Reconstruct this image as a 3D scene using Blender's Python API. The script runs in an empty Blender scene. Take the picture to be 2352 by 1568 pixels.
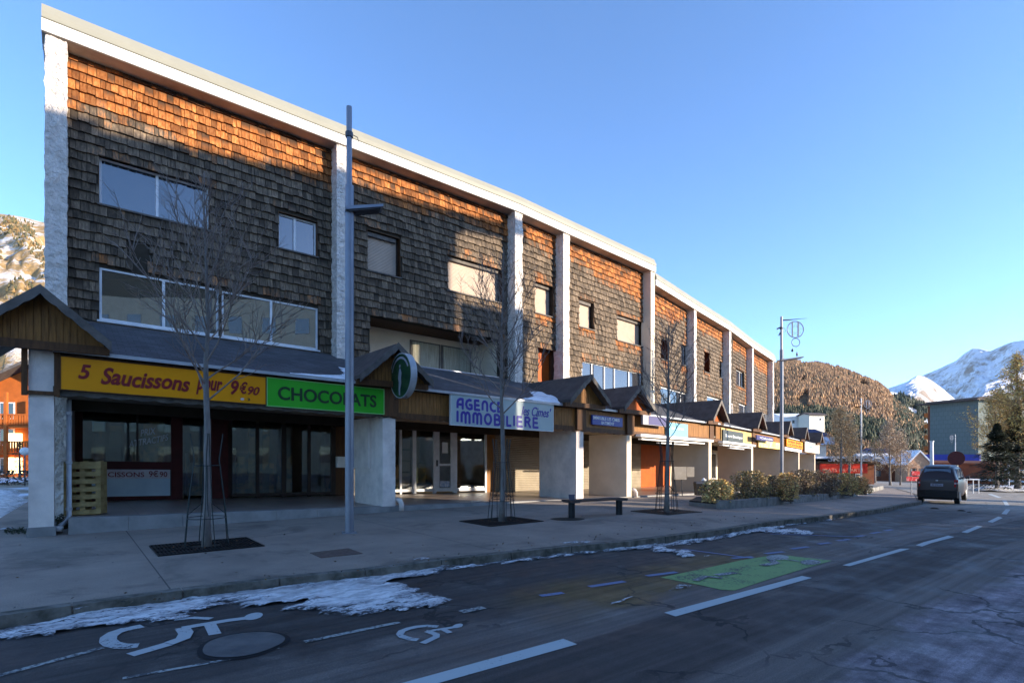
import bpy, bmesh, math, random
from mathutils import Vector, noise, Quaternion
R = math.radians
rnd = random.Random(7)
sc = bpy.context.scene
COL = sc.collection

# ------------------------------------------------------------------ camera, sky, sun, exposure
F = 1280.0; U0 = 1176.0; HV = 1042.0; EYE = 1.6      # picture measured on a 2352 px wide copy
cam_d = bpy.data.cameras.new('camera'); cam = bpy.data.objects.new('camera', cam_d); COL.objects.link(cam)
cam.location = (0, 0, EYE); cam.rotation_euler = (R(90), 0, 0)
cam_d.sensor_width = 36; cam_d.lens = F / 2352 * 36
cam_d.shift_y = (HV - 784) / 2352; cam_d.clip_end = 60000; cam_d.clip_start = 0.05
sc.camera = cam
SUN_EL = 12.0
SH = Vector((0.958, -0.287, 0)).normalized()
SE = Vector((0.287, 0.958, 0)).normalized()
SUN = Vector((SH.x * math.cos(R(SUN_EL)), SH.y * math.cos(R(SUN_EL)), math.sin(R(SUN_EL))))
w = bpy.data.worlds.new('World'); sc.world = w; w.use_nodes = True
nt = w.node_tree; nt.nodes.clear()
sky = nt.nodes.new('ShaderNodeTexSky'); sky.sky_type = 'NISHITA'; sky.sun_disc = False
sky.sun_elevation = R(SUN_EL); sky.sun_rotation = math.atan2(SH.x, SH.y)
sky.altitude = 1650; sky.air_density = 0.8; sky.dust_density = 0.6; sky.ozone_density = 3.8
bg = nt.nodes.new('ShaderNodeBackground'); bg.inputs[1].default_value = 0.15
wo = nt.nodes.new('ShaderNodeOutputWorld')
nt.links.new(sky.outputs[0], bg.inputs[0]); nt.links.new(bg.outputs[0], wo.inputs[0])
sd = bpy.data.lights.new('sun', 'SUN'); sd.energy = 3.5; sd.angle = R(0.53); sd.color = (1.0, 0.86, 0.67)
so = bpy.data.objects.new('sun', sd); COL.objects.link(so); so.location = (0, 0, 60)
so.rotation_euler = SUN.to_track_quat('Z', 'Y').to_euler()
sc.view_settings.view_transform = 'Standard'; sc.view_settings.look = 'None'
sc.view_settings.exposure = 1.8; sc.view_settings.gamma = 1.0
sc.render.resolution_x = 1024; sc.render.resolution_y = 682
sc.cycles.max_bounces = 5; sc.cycles.diffuse_bounces = 3; sc.cycles.glossy_bounces = 3
sc.cycles.transmission_bounces = 4; sc.cycles.transparent_max_bounces = 8; sc.cycles.volume_bounces = 0
sc.cycles.caustics_reflective = False; sc.cycles.caustics_refractive = False
sc.cycles.use_denoising = True

# ------------------------------------------------------------------ materials
def _n(nt, t, **kw):
    n = nt.nodes.new(t)
    for k, v in kw.items(): setattr(n, k, v)
    return n
def ramp(nt, fac, stops):
    r = _n(nt, 'ShaderNodeValToRGB'); e = r.color_ramp.elements
    while len(e) > 1: e.remove(e[-1])
    e[0].position = stops[0][0]; c = stops[0][1]; e[0].color = (*c, 1) if len(c) == 3 else c
    for p, c in stops[1:]:
        x = e.new(p); x.color = (*c, 1)
    nt.links.new(fac, r.inputs[0]); return r.outputs[0]
def mixc(nt, fac, a, b, mode='MIX'):
    m = _n(nt, 'ShaderNodeMix', data_type='RGBA', blend_type=mode)
    for inp, val in ((m.inputs[0], fac), (m.inputs[6], a), (m.inputs[7], b)):
        if isinstance(val, (int, float)): inp.default_value = val
        elif isinstance(val, tuple): inp.default_value = (*val, 1)
        else: nt.links.new(val, inp)
    return m.outputs[2]
def mth(nt, op, a, b=None, clamp=False):
    m = _n(nt, 'ShaderNodeMath', operation=op, use_clamp=clamp)
    for inp, val in ((m.inputs[0], a), (m.inputs[1], b)):
        if val is None: continue
        if isinstance(val, (int, float)): inp.default_value = val
        else: nt.links.new(val, inp)
    return m.outputs[0]
def noi(nt, vec, scale, detail=4, rough=0.6, dist=0.0):
    n = _n(nt, 'ShaderNodeTexNoise'); n.inputs['Scale'].default_value = scale
    n.inputs['Detail'].default_value = detail; n.inputs['Roughness'].default_value = rough
    n.inputs['Distortion'].default_value = dist
    if vec is not None: nt.links.new(vec, n.inputs['Vector'])
    return n.outputs[0]
def mapv(nt, vec, scale=(1, 1, 1), rot=(0, 0, 0), loc=(0, 0, 0)):
    m = _n(nt, 'ShaderNodeMapping'); m.inputs['Scale'].default_value = scale
    m.inputs['Rotation'].default_value = rot; m.inputs['Location'].default_value = loc
    nt.links.new(vec, m.inputs[0]); return m.outputs[0]
def newmat(name):
    m = bpy.data.materials.new(name); m.use_nodes = True; nt = m.node_tree; nt.nodes.clear()
    o = _n(nt, 'ShaderNodeOutputMaterial'); p = _n(nt, 'ShaderNodeBsdfPrincipled')
    nt.links.new(p.outputs[0], o.inputs[0])
    g = _n(nt, 'ShaderNodeNewGeometry')
    return m, nt, p, g.outputs['Position'], o
def bumpn(nt, p, h, strength=0.4, dist=0.02):
    b = _n(nt, 'ShaderNodeBump'); b.inputs['Strength'].default_value = strength
    b.inputs['Distance'].default_value = dist
    nt.links.new(h, b.inputs['Height']); nt.links.new(b.outputs[0], p.inputs['Normal'])
def M(name, c1, c2=None, scale=3.0, rough=0.7, bump=0.0, bscale=40.0, bdist=0.01, metal=0.0, spec=0.22, stretch=(1, 1, 1), lo=0.35, hi=0.65, emit=0):
    m, nt, p, pos, o = newmat(name)
    if stretch != (1, 1, 1): pos = mapv(nt, pos, stretch)
    if c2 is None: c2 = tuple(min(1, x * 0.8) for x in c1)
    n = noi(nt, pos, scale)
    nt.links.new(ramp(nt, n, [(lo, c1), (hi, c2)]), p.inputs['Base Color'])
    p.inputs['Roughness'].default_value = rough; p.inputs['Metallic'].default_value = metal
    p.inputs['Specular IOR Level'].default_value = spec
    if bump: bumpn(nt, p, noi(nt, pos, bscale, 5), bump, bdist)
    if emit:
        p.inputs['Emission Color'].default_value = (*c1, 1); p.inputs['Emission Strength'].default_value = emit
    return m
def vcmat(name, rough=0.8, bump=0.0, bscale=30, spec=0.3, noise_amt=0.25, nscale=8, trans=0.0):
    m, nt, p, pos, o = newmat(name)
    a = _n(nt, 'ShaderNodeAttribute', attribute_name='tone')
    n = ramp(nt, noi(nt, pos, nscale), [(0.3, (1 - noise_amt,) * 3), (0.7, (1 + noise_amt,) * 3)])
    nt.links.new(mixc(nt, 1.0, a.outputs['Color'], n, 'MULTIPLY'), p.inputs['Base Color'])
    p.inputs['Roughness'].default_value = rough; p.inputs['Specular IOR Level'].default_value = spec
    if bump: bumpn(nt, p, noi(nt, pos, bscale, 4), bump)
    return m
MT = {}
MT['plaster'] = M('rough_white_plaster', (0.80, 0.72, 0.66), (0.62, 0.56, 0.51), 5, 0.9, 1.0, 11, 0.12)
MT['plaster_pier'] = M('pier_plaster', (0.80, 0.70, 0.63), (0.62, 0.54, 0.49), 2.5, 0.9, 0.5, 45, 0.015)
MT['cream'] = M('cream_plaster', (0.66, 0.56, 0.44), (0.58, 0.49, 0.38), 1.5, 0.85, 0.2, 60, 0.01)
MT['white'] = M('white_paint', (0.80, 0.79, 0.76), (0.72, 0.71, 0.69), 2, 0.45)
MT['cream_metal'] = M('cream_metal_flashing', (0.27, 0.262, 0.215), (0.25, 0.243, 0.20), 1.2, 0.5)
MT['soffit'] = M('soffit_board', (0.50, 0.44, 0.37), (0.30, 0.26, 0.22), 0.9, 0.7, 0.2, 20)
MT['frame'] = M('window_frame_white', (0.72, 0.72, 0.73), (0.60, 0.60, 0.62), 4, 0.4)
MT['frame_dark'] = M('window_frame_dark', (0.05, 0.035, 0.028), (0.03, 0.02, 0.018), 4, 0.5)
MT['darkred'] = M('dark_red_wood', (0.075, 0.012, 0.012), (0.05, 0.009, 0.009), 3, 0.55)
MT['brown'] = M('brown_wood', (0.12, 0.055, 0.022), (0.07, 0.032, 0.015), 5, 0.65, 0.3, 25, 0.01, stretch=(3, 3, 0.5))
MT['ochre'] = M('ochre_wood', (0.30, 0.135, 0.035), (0.17, 0.075, 0.022), 6, 0.6, 0.3, 25, 0.01, stretch=(4, 4, 0.4))
MT['barge'] = M('weathered_board', (0.15, 0.13, 0.115), (0.09, 0.078, 0.07), 4, 0.7, 0.2, 30)
MT['orange'] = M('orange_panel', (0.42, 0.09, 0.012), (0.34, 0.07, 0.01), 2, 0.6)
MT['shutter'] = M('beige_roller_shutter', (0.50, 0.40, 0.32), (0.45, 0.355, 0.285), 2, 0.6)
MT['rollshut'] = M('ribbed_shutter', (0.34, 0.29, 0.22), (0.26, 0.22, 0.17), 1.5, 0.5)
MT['backing'] = M('dark_backing', (0.05, 0.04, 0.03), (0.035, 0.028, 0.02), 3, 0.9)
MT['ceiling'] = M('arcade_ceiling', (0.30, 0.26, 0.20), (0.24, 0.20, 0.16), 1, 0.8)
MT['curtain'] = M('curtain_cloth', (0.45, 0.42, 0.33), (0.30, 0.28, 0.21), 9, 0.9, 0.6, 12, 0.05, stretch=(3, 3, 0.2))
MT['tile'] = None
MT['green_metal'] = M('dark_green_metal', (0.02, 0.035, 0.035), (0.03, 0.03, 0.03), 6, 0.45, metal=0.3)
MT['pole'] = M('painted_grey_metal', (0.26, 0.27, 0.31), (0.22, 0.23, 0.27), 3, 0.4, metal=0.4)
MT['pole_dark'] = M('dark_grey_metal', (0.10, 0.10, 0.11), (0.07, 0.07, 0.08), 3, 0.4, metal=0.4)
MT['iron'] = M('cast_iron', (0.022, 0.020, 0.020), (0.035, 0.03, 0.027), 9, 0.6, metal=0.5)
MT['concrete'] = M('concrete', (0.30, 0.29, 0.28), (0.20, 0.195, 0.19), 1.8, 0.85, 0.35, 50, 0.01)
MT['granite'] = M('granite_kerb', (0.27, 0.255, 0.24), (0.16, 0.155, 0.14), 3.5, 0.85, 0.5, 35, 0.012)
MT['snow'] = M('old_snow', (0.86, 0.87, 0.90), (0.66, 0.67, 0.70), 3.0, 0.65, 0.7, 14, 0.03, lo=0.42, hi=0.72)
def patchy_snow():
    m, nt, p, pos, o = newmat('patchy_snow')
    a = _n(nt, 'ShaderNodeAttribute', attribute_name='tone'); sp = _n(nt, 'ShaderNodeSeparateColor'); nt.links.new(a.outputs['Color'], sp.inputs[0])
    v = mapv(nt, mapv(nt, pos, rot=(0, 0, -R(38.5))), (.55, 1.5, 1))
    f = mth(nt, 'ADD', mth(nt, 'MULTIPLY', noi(nt, v, 7, 6, .7), .6), mth(nt, 'MULTIPLY', noi(nt, v, 40, 3, .7), .4))
    k = mth(nt, 'ADD', mth(nt, 'MULTIPLY', f, 1.9), mth(nt, 'MULTIPLY', sp.outputs[0], .52))
    al = mth(nt, 'MULTIPLY', mth(nt, 'SUBTRACT', k, 1.13), 7, True)
    c = ramp(nt, noi(nt, v, 5, 5, .65), [(.36, (.36, .34, .33)), (.5, (.68, .66, .65)), (.62, (.90, .88, .86))])
    c = mixc(nt, ramp(nt, mth(nt, 'MULTIPLY', k, .5), [(.57, (1,) * 3), (.70, (0,) * 3)]), c, (.34, .34, .37))
    nt.links.new(c, p.inputs['Base Color']); p.inputs['Roughness'].default_value = .7; p.inputs['Specular IOR Level'].default_value = .3
    nt.links.new(al, p.inputs['Alpha'])
    bumpn(nt, p, noi(nt, v, 26, 5, .7), .8, .03); return m
MT['psnow'] = patchy_snow()
MT['bark'] = M('grey_bark', (0.14, 0.12, 0.11), (0.22, 0.195, 0.18), 9, 0.85, 0.6, 30, 0.01, stretch=(1, 1, 0.35))
MT['twig'] = M('reddish_twig', (0.16, 0.11, 0.09), (0.27, 0.215, 0.185), 4, 0.8)
MT['black'] = M('black_plastic', (0.015, 0.016, 0.018), (0.022, 0.023, 0.025), 5, 0.45)
MT['palletwood'] = M('pallet_wood', (0.36, 0.26, 0.11), (0.22, 0.15, 0.06), 5, 0.8, 0.3, 30)
MT['rubble'] = M('soil', (0.05, 0.042, 0.032), (0.03, 0.025, 0.02), 8, 0.95, 0.6, 30)
MT['zinc'] = M('light_downpipe', (0.45, 0.46, 0.48), (0.36, 0.37, 0.40), 3, 0.4, metal=0.2)
MT['roof_brown'] = M('brown_shingle_roof', (0.12, 0.095, 0.085), (0.08, 0.062, 0.055), 3, 0.85, 0.5, 18, 0.015)
def slate_mat():
    m, nt, p, pos, o = newmat('slate_lean_to')
    tc = _n(nt, 'ShaderNodeTexCoord'); uv = tc.outputs['UV']
    b = _n(nt, 'ShaderNodeTexBrick'); nt.links.new(uv, b.inputs[0])
    b.inputs['Color1'].default_value = (0.085, 0.085, 0.092, 1); b.inputs['Color2'].default_value = (0.055, 0.053, 0.058, 1)
    b.inputs['Mortar'].default_value = (0.03, 0.03, 0.033, 1); b.inputs['Scale'].default_value = 1
    b.inputs['Brick Width'].default_value = 0.24; b.inputs['Row Height'].default_value = 0.17; b.inputs['Mortar Size'].default_value = 0.008
    n = ramp(nt, noi(nt, pos, 1.2), [(0.35, (0.75,) * 3), (0.65, (1.25,) * 3)])
    nt.links.new(mixc(nt, 1.0, b.outputs[0], n, 'MULTIPLY'), p.inputs['Base Color'])
    p.inputs['Roughness'].default_value = 0.75
    bumpn(nt, p, b.outputs[1], -0.5, 0.01)
    return m
MT['slate'] = slate_mat()
def tile_mat():
    m, nt, p, pos, o = newmat('terrace_tile')
    v = mapv(nt, pos, rot=(0, 0, -R(38.5)))
    b = _n(nt, 'ShaderNodeTexBrick'); nt.links.new(v, b.inputs[0]); b.offset = 0
    b.inputs['Color1'].default_value = (0.30, 0.23, 0.19, 1); b.inputs['Color2'].default_value = (0.24, 0.19, 0.165, 1)
    b.inputs['Mortar'].default_value = (0.12, 0.10, 0.09, 1); b.inputs['Scale'].default_value = 1
    b.inputs['Brick Width'].default_value = 0.6; b.inputs['Row Height'].default_value = 0.6; b.inputs['Mortar Size'].default_value = 0.008
    n = ramp(nt, noi(nt, pos, 1.5), [(0.3, (0.8,) * 3), (0.7, (1.15,) * 3)])
    nt.links.new(mixc(nt, 1.0, b.outputs[0], n, 'MULTIPLY'), p.inputs['Base Color'])
    p.inputs['Roughness'].default_value = 0.35
    return m
MT['tile'] = tile_mat()
def glass_mat(name, refl, tint, see=0.0, rough=0.015):
    # see = how much of the interior shows through
    m, nt, p, pos, o = newmat(name)
    nt.nodes.remove(p)
    d = _n(nt, 'ShaderNodeBsdfDiffuse'); d.inputs[0].default_value = (*tint, 1)
    t = _n(nt, 'ShaderNodeBsdfTransparent'); t.inputs[0].default_value = (0.85, 0.88, 0.85, 1)
    mx = _n(nt, 'ShaderNodeMixShader'); mx.inputs[0].default_value = see
    nt.links.new(d.outputs[0], mx.inputs[1]); nt.links.new(t.outputs[0], mx.inputs[2])
    g = _n(nt, 'ShaderNodeBsdfGlossy'); g.inputs['Roughness'].default_value = rough
    g.inputs['Color'].default_value = (0.95, 0.97, 1, 1)
    wv = _n(nt, 'ShaderNodeBump'); wv.inputs['Strength'].default_value = 0.04; wv.inputs['Distance'].default_value = 0.05
    nt.links.new(noi(nt, pos, 0.8, 1), wv.inputs['Height']); nt.links.new(wv.outputs[0], g.inputs['Normal'])
    fr = _n(nt, 'ShaderNodeFresnel'); fr.inputs[0].default_value = 1.5
    f = mth(nt, 'ADD', mth(nt, 'MULTIPLY', fr.outputs[0], 1.2), refl, True)
    m2 = _n(nt, 'ShaderNodeMixShader'); nt.links.new(f, m2.inputs[0])
    nt.links.new(mx.outputs[0], m2.inputs[1]); nt.links.new(g.outputs[0], m2.inputs[2])
    nt.links.new(m2.outputs[0], o.inputs[0]); return m
MT['glass_low'] = glass_mat('lower_window_glass', 0.22, (0.12, 0.10, 0.07), 0.0)
MT['glass_up'] = glass_mat('upper_window_glass', 0.08, (0.03, 0.03, 0.035), 0.0)
MT['glass_shop'] = glass_mat('shop_glass', 0.025, (0.02, 0.02, 0.02), 0.95)
MT['glass_dark'] = glass_mat('dark_glass', 0.10, (0.02, 0.022, 0.02), 0.0)
def solid(name, c, rough=0.5, spec=0.4, metal=0, emit=0): return M(name, c, tuple(x * 0.93 for x in c), 2, rough, metal=metal, spec=spec, emit=emit)

# ------------------------------------------------------------------ mesh building
class MB:
    def __init__(s): s.v = []; s.f = []; s.c = []; s.uv = {}; s.mi = []
    def add(s, vs, fs, col=None, mi=0):
        b = len(s.v); s.v += [tuple(x) for x in vs]; s.f += [tuple(i + b for i in f) for f in fs]
        s.c += [col or (1, 1, 1)] * len(vs); s.mi += [mi] * len(fs); return s
    def hexa(s, p, col=None, mi=0):   # p: 4 bottom (ccw), 4 top
        return s.add(p, [(3, 2, 1, 0), (4, 5, 6, 7), (0, 1, 5, 4), (1, 2, 6, 5), (2, 3, 7, 6), (3, 0, 4, 7)], col, mi)
    def box(s, x0, x1, y0, y1, z0, z1, col=None, mi=0):
        return s.hexa([(x0, y0, z0), (x1, y0, z0), (x1, y1, z0), (x0, y1, z0), (x0, y0, z1), (x1, y0, z1), (x1, y1, z1), (x0, y1, z1)], col, mi)
    def obox(s, o, ax, ay, az, col=None):
        o, ax, ay, az = map(Vector, (o, ax, ay, az))
        return s.hexa([o, o + ax, o + ax + ay, o + ay, o + az, o + ax + az, o + ax + ay + az, o + ay + az], col)
    def tube(s, pts, rad, n=6, col=None, cap=True):
        pts = [Vector(p) for p in pts]; vs = []; fs = []
        if isinstance(rad, (int, float)): rad = [rad] * len(pts)
        for i, p in enumerate(pts):
            d = (pts[min(i + 1, len(pts) - 1)] - pts[max(i - 1, 0)])
            if d.length < 1e-9: d = Vector((0, 0, 1))
            d.normalize()
            x = d.cross(Vector((0, 0, 1)) if abs(d.z) < 0.9 else Vector((1, 0, 0))).normalized(); y = d.cross(x)
            for k in range(n):
                a = 2 * math.pi * k / n; vs.append(p + (x * math.cos(a) + y * math.sin(a)) * rad[i])
        for i in range(len(pts) - 1):
            for k in range(n):
                a = i * n + k; b = i * n + (k + 1) % n; fs.append((a, a + n, b + n, b))
        if cap: fs.append(tuple(range(n))); fs.append(tuple(range(len(vs) - 1, len(vs) - n - 1, -1)))
        return s.add(vs, fs, col)
    def build(s, name, m, parent=None, smooth=False, loc=None):
        me = bpy.data.meshes.new(name); off = Vector((0, 0, 0))
        if parent is not None:
            q = parent
            while q is not None: off += Vector(q.location); q = q.parent
        if loc is not None: off = Vector(loc)
        me.from_pydata([(x - off.x, y - off.y, z - off.z) for x, y, z in s.v], [], s.f)
        ms = m if isinstance(m, (list, tuple)) else [m]
        for q in ms: me.materials.append(q if not isinstance(q, str) else MT[q])
        if len(ms) > 1:
            for p_, k in zip(me.polygons, s.mi): p_.material_index = k
        if any(c != (1, 1, 1) for c in s.c):
            at = me.color_attributes.new('tone', 'FLOAT_COLOR', 'POINT')
            fl = []
            for c in s.c: fl += [c[0], c[1], c[2], 1]
            at.data.foreach_set('color', fl)
        if s.uv:
            ul = me.uv_layers.new(name='UVMap')
            for l in me.loops: ul.data[l.index].uv = s.uv.get(l.vertex_index, (0, 0))
        if smooth:
            for p_ in me.polygons: p_.use_smooth = True
        me.update()
        o = bpy.data.objects.new(name, me); COL.objects.link(o)
        if parent is not None: o.parent = parent
        if loc is not None: o.location = loc
        return o
def tag(o, label=None, cat=None, group=None, kind=None):
    if label: o['label'] = label
    if cat: o['category'] = cat
    if group: o['group'] = group
    if kind: o['kind'] = kind
    return o
def empty(name, loc, label=None, cat=None, group=None, rz=0):
    o = bpy.data.objects.new(name, None); COL.objects.link(o); o.location = loc; o.rotation_euler = (0, 0, rz)
    o.empty_display_size = 0.2
    return tag(o, label, cat, group)
def copy_tree(o, parent=None):
    c = o.copy(); COL.objects.link(c)
    if parent is not None: c.parent = parent
    for ch in [x for x in COL.objects if x.parent == o]: copy_tree(ch, c)
    return c
FONT = None
def text_obj(name, s, origin, xd, yd, nd, h, wd=None, m='black', parent=None, bold=0.0, shear=0.0, depth=0.006, box=None, spacing=1.0, wobble=0):
    c = bpy.data.curves.new('t', 'FONT'); c.body = s; c.offset = bold; c.shear = shear; c.extrude = 0.02; c.space_character = spacing
    c.resolution_u = 4
    t = bpy.data.objects.new('t', c); COL.objects.link(t)
    dg = bpy.context.evaluated_depsgraph_get(); me = bpy.data.meshes.new_from_object(t.evaluated_get(dg))
    xs = [v.co.x for v in me.vertices]; ys = [v.co.y for v in me.vertices]
    x0, x1, y0, y1 = min(xs), max(xs), min(ys), max(ys)
    sy = h / (y1 - y0); sx = (wd / (x1 - x0)) if wd else sy
    o_, xd, yd, nd = Vector(origin), Vector(xd), Vector(yd), Vector(nd)
    mb = MB()
    vs = []
    for v in me.vertices:
        lx = (v.co.x - x0) * sx; ly = (v.co.y - y0) * sy
        if wobble: ly += wobble * math.sin(lx * 7.0)
        vs.append(o_ + xd * lx + yd * ly + nd * (depth if v.co.z > 0 else 0.0))
    mb.add(vs, [tuple(p.vertices) for p in me.polygons])
    bpy.data.objects.remove(t); bpy.data.curves.remove(c); bpy.data.meshes.remove(me)
    return mb.build(name, m, parent)

# ------------------------------------------------------------------ terrain frame
A0 = Vector((0.782, 0.623, 0)).normalized(); B0 = Vector((A0.y, -A0.x, 0))
def tau(x, y): return x * A0.x + y * A0.y
def g(x, y):
    t = tau(x, y)
    return 0.0 if t < 13 else -0.030 * (min(t, 110) - 13)
def gp(x, y, dz=0.0): return Vector((x, y, g(x, y) + dz))
def hitg(u, v, dz=0.0):   # picture point to ground
    z = dz
    for _ in range(30):
        Y = F * (EYE - z) / (v - HV); X = (u - U0) / F * Y; z = 0.5 * z + 0.5 * (g(X, Y) + dz)
    return Vector((X, Y, g(X, Y) + dz))
def at(u, v, Y): return Vector(((u - U0) / F * Y, Y, EYE + (HV - v) / F * Y))
def tk(t, k, dz=0.0):
    p = A0 * t + B0 * k; return Vector((p.x, p.y, g(p.x, p.y) + dz))
def drape(polys, lift, name=None, m=None, parent=None, thick=0.0):
    """polygons (lists of xy) laid on the terrain"""
    bm = bmesh.new()
    for pl in polys:
        vs = [bm.verts.new((p[0], p[1], 0)) for p in pl]
        try: bm.faces.new(vs)
        except ValueError: pass
    bm.normal_update()
    for f in list(bm.faces):
        if f.normal.z < 0: f.normal_flip()
    bmesh.ops.triangulate(bm, faces=bm.faces[:])
    for t in (13.0, 110.0):
        bmesh.ops.bisect_plane(bm, geom=bm.verts[:] + bm.edges[:] + bm.faces[:], plane_co=A0 * t, plane_no=A0)
    if thick:
        r = bmesh.ops.extrude_face_region(bm, geom=bm.faces[:])
        top = [x for x in r['geom'] if isinstance(x, bmesh.types.BMVert)]
        tops = set(top)
        for v in bm.verts: v.co.z = g(v.co.x, v.co.y) + lift - (0 if v in tops else thick)
    else:
        for v in bm.verts: v.co.z = g(v.co.x, v.co.y) + lift
    bm.normal_update()
    mb = MB(); bm.verts.index_update()
    mb.add([v.co[:] for v in bm.verts], [tuple(v.index for v in f.verts) for f in bm.faces]); bm.free()
    if name: return mb.build(name, m, parent)
    return mb
# ------------------------------------------------------------------ ground, road, pavement
def asphalt():
    m, nt, p, pos, o = newmat('asphalt_road')
    # road frame: x' along the street, y' = -kappa
    v = mapv(nt, pos, rot=(0, 0, -math.atan2(A0.y, A0.x)))
    sep = _n(nt, 'ShaderNodeSeparateXYZ'); nt.links.new(v, sep.inputs[0])
    n_edge = noi(nt, v, 0.9, 5, 0.65); n_big = noi(nt, v, 0.35, 4); n_mid = noi(nt, v, 1.6, 6, 0.65)
    wob = mth(nt, 'MULTIPLY', mth(nt, 'SUBTRACT', n_edge, 0.5), 1.3)
    y = mth(nt, 'ADD', sep.outputs[1], wob)
    y2 = mth(nt, 'ADD', sep.outputs[1], mth(nt, 'MULTIPLY', wob, 0.12))
    def step(val, e, wdt): return mth(nt, 'MULTIPLY', mth(nt, 'SUBTRACT', val, e), 1.0 / wdt, True)
    base = ramp(nt, n_mid, [(0.3, (0.095, 0.078, 0.070)), (0.55, (0.142, 0.117, 0.103)), (0.75, (0.205, 0.17, 0.148))])
    # parking bay: darker, damp, with brown grit towards the traffic lane
    park = ramp(nt, n_mid, [(0.3, (0.030, 0.026, 0.025)), (0.55, (0.062, 0.052, 0.047)), (0.75, (0.135, 0.113, 0.10))])
    c = mixc(nt, step(y, 4.6, 0.35), base, park)
    grit = mth(nt, 'MULTIPLY', step(y, 3.95, 0.3), mth(nt, 'SUBTRACT', 1.0, step(y, 5.1, 0.5)))
    xr = mth(nt, 'MULTIPLY', step(sep.outputs[0], 3.6, 1.2), mth(nt, 'SUBTRACT', 1.0, step(sep.outputs[0], 8.5, 2.0)))
    grit = mth(nt, 'MULTIPLY', grit, xr)
    grit = mth(nt, 'MULTIPLY', grit, ramp(nt, noi(nt, v, 1.1, 3), [(0.3, (0.2,) * 3), (0.55, (1,) * 3)]))
    c = mixc(nt, mth(nt, 'MULTIPLY', grit, 0.9), c, (0.15, 0.095, 0.035))
    # newer dark lane beside the line, light worn strip, then rough frosted surfacing
    dark = mth(nt, 'MULTIPLY', step(y2, 2.45, 0.08), mth(nt, 'SUBTRACT', 1.0, step(y2, 3.62, 0.06)))
    c = mixc(nt, mth(nt, 'MULTIPLY', dark, 0.85), c, ramp(nt, n_mid, [(0.3, (0.036, 0.029, 0.027)), (0.7, (0.066, 0.053, 0.047))]))
    frost = mth(nt, 'SUBTRACT', 1.0, step(y, 1.75, 0.25))
    fcol = ramp(nt, noi(nt, v, 2.6, 8, 0.75), [(0.34, (0.085, 0.068, 0.075)), (0.5, (0.22, 0.18, 0.195)), (0.68, (0.42, 0.36, 0.38))])
    c = mixc(nt, mth(nt, 'MULTIPLY', frost, 0.95), c, fcol)
    dry = step(mth(nt, 'ADD', sep.outputs[0], mth(nt, 'MULTIPLY', wob, 2.0)), 25.0, 5.0)  # far road painted paler to stand for sunlight lying on it
    c = mixc(nt, mth(nt, 'MULTIPLY', dry, .85), c, ramp(nt, n_mid, [(0.3, (0.28, 0.25, 0.21)), (0.7, (0.42, 0.38, 0.32))]))
    # tyre streaks along the street
    sv = mapv(nt, v, (0.25, 9.0, 1)); st = ramp(nt, noi(nt, sv, 1.0, 3), [(0.35, (0.72,) * 3), (0.65, (1.2,) * 3)])
    c = mixc(nt, 1.0, c, st, 'MULTIPLY')
    grain = ramp(nt, noi(nt, v, 90, 2, 0.8), [(0.35, (0.65,) * 3), (0.6, (1.15,) * 3), (0.72, (1.7,) * 3)])
    c = mixc(nt, 0.8, c, grain, 'MULTIPLY')
    # cracks
    dv = _n(nt, 'ShaderNodeVectorMath', operation='ADD'); nt.links.new(v, dv.inputs[0])
    nn = _n(nt, 'ShaderNodeTexNoise'); nn.inputs['Scale'].default_value = 1.7; nn.inputs['Detail'].default_value = 5
    nt.links.new(v, nn.inputs[0])
    sc_ = _n(nt, 'ShaderNodeVectorMath', operation='SCALE'); sc_.inputs[3].default_value = 1.1
    nt.links.new(nn.outputs[1], sc_.inputs[0]); nt.links.new(sc_.outputs[0], dv.inputs[1])
    vo = _n(nt, 'ShaderNodeTexVoronoi', feature='DISTANCE_TO_EDGE'); vo.inputs['Scale'].default_value = 0.55
    nt.links.new(dv.outputs[0], vo.inputs[0])
    ck = mth(nt, 'LESS_THAN', vo.outputs[0], 0.012)
    ckm = ramp(nt, noi(nt, v, 0.45, 2), [(0.48, (0,) * 3), (0.55, (1,) * 3)])
    ckf = mth(nt, 'MULTIPLY', ck, mth(nt, 'MAXIMUM', ckm, mth(nt, 'MULTIPLY', frost, 0.9)))
    c = mixc(nt, mth(nt, 'MULTIPLY', ckf, 0.75), c, (0.012, 0.012, 0.013))
    nt.links.new(c, p.inputs['Base Color'])
    nt.links.new(ramp(nt, n_mid, [(0.35, (0.55,) * 3), (0.6, (0.9,) * 3)]), p.inputs['Roughness'])
    p.inputs['Specular IOR Level'].default_value = 0.3
    bumpn(nt, p, noi(nt, v, 110, 2), 0.5, 0.006)
    return m
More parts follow.
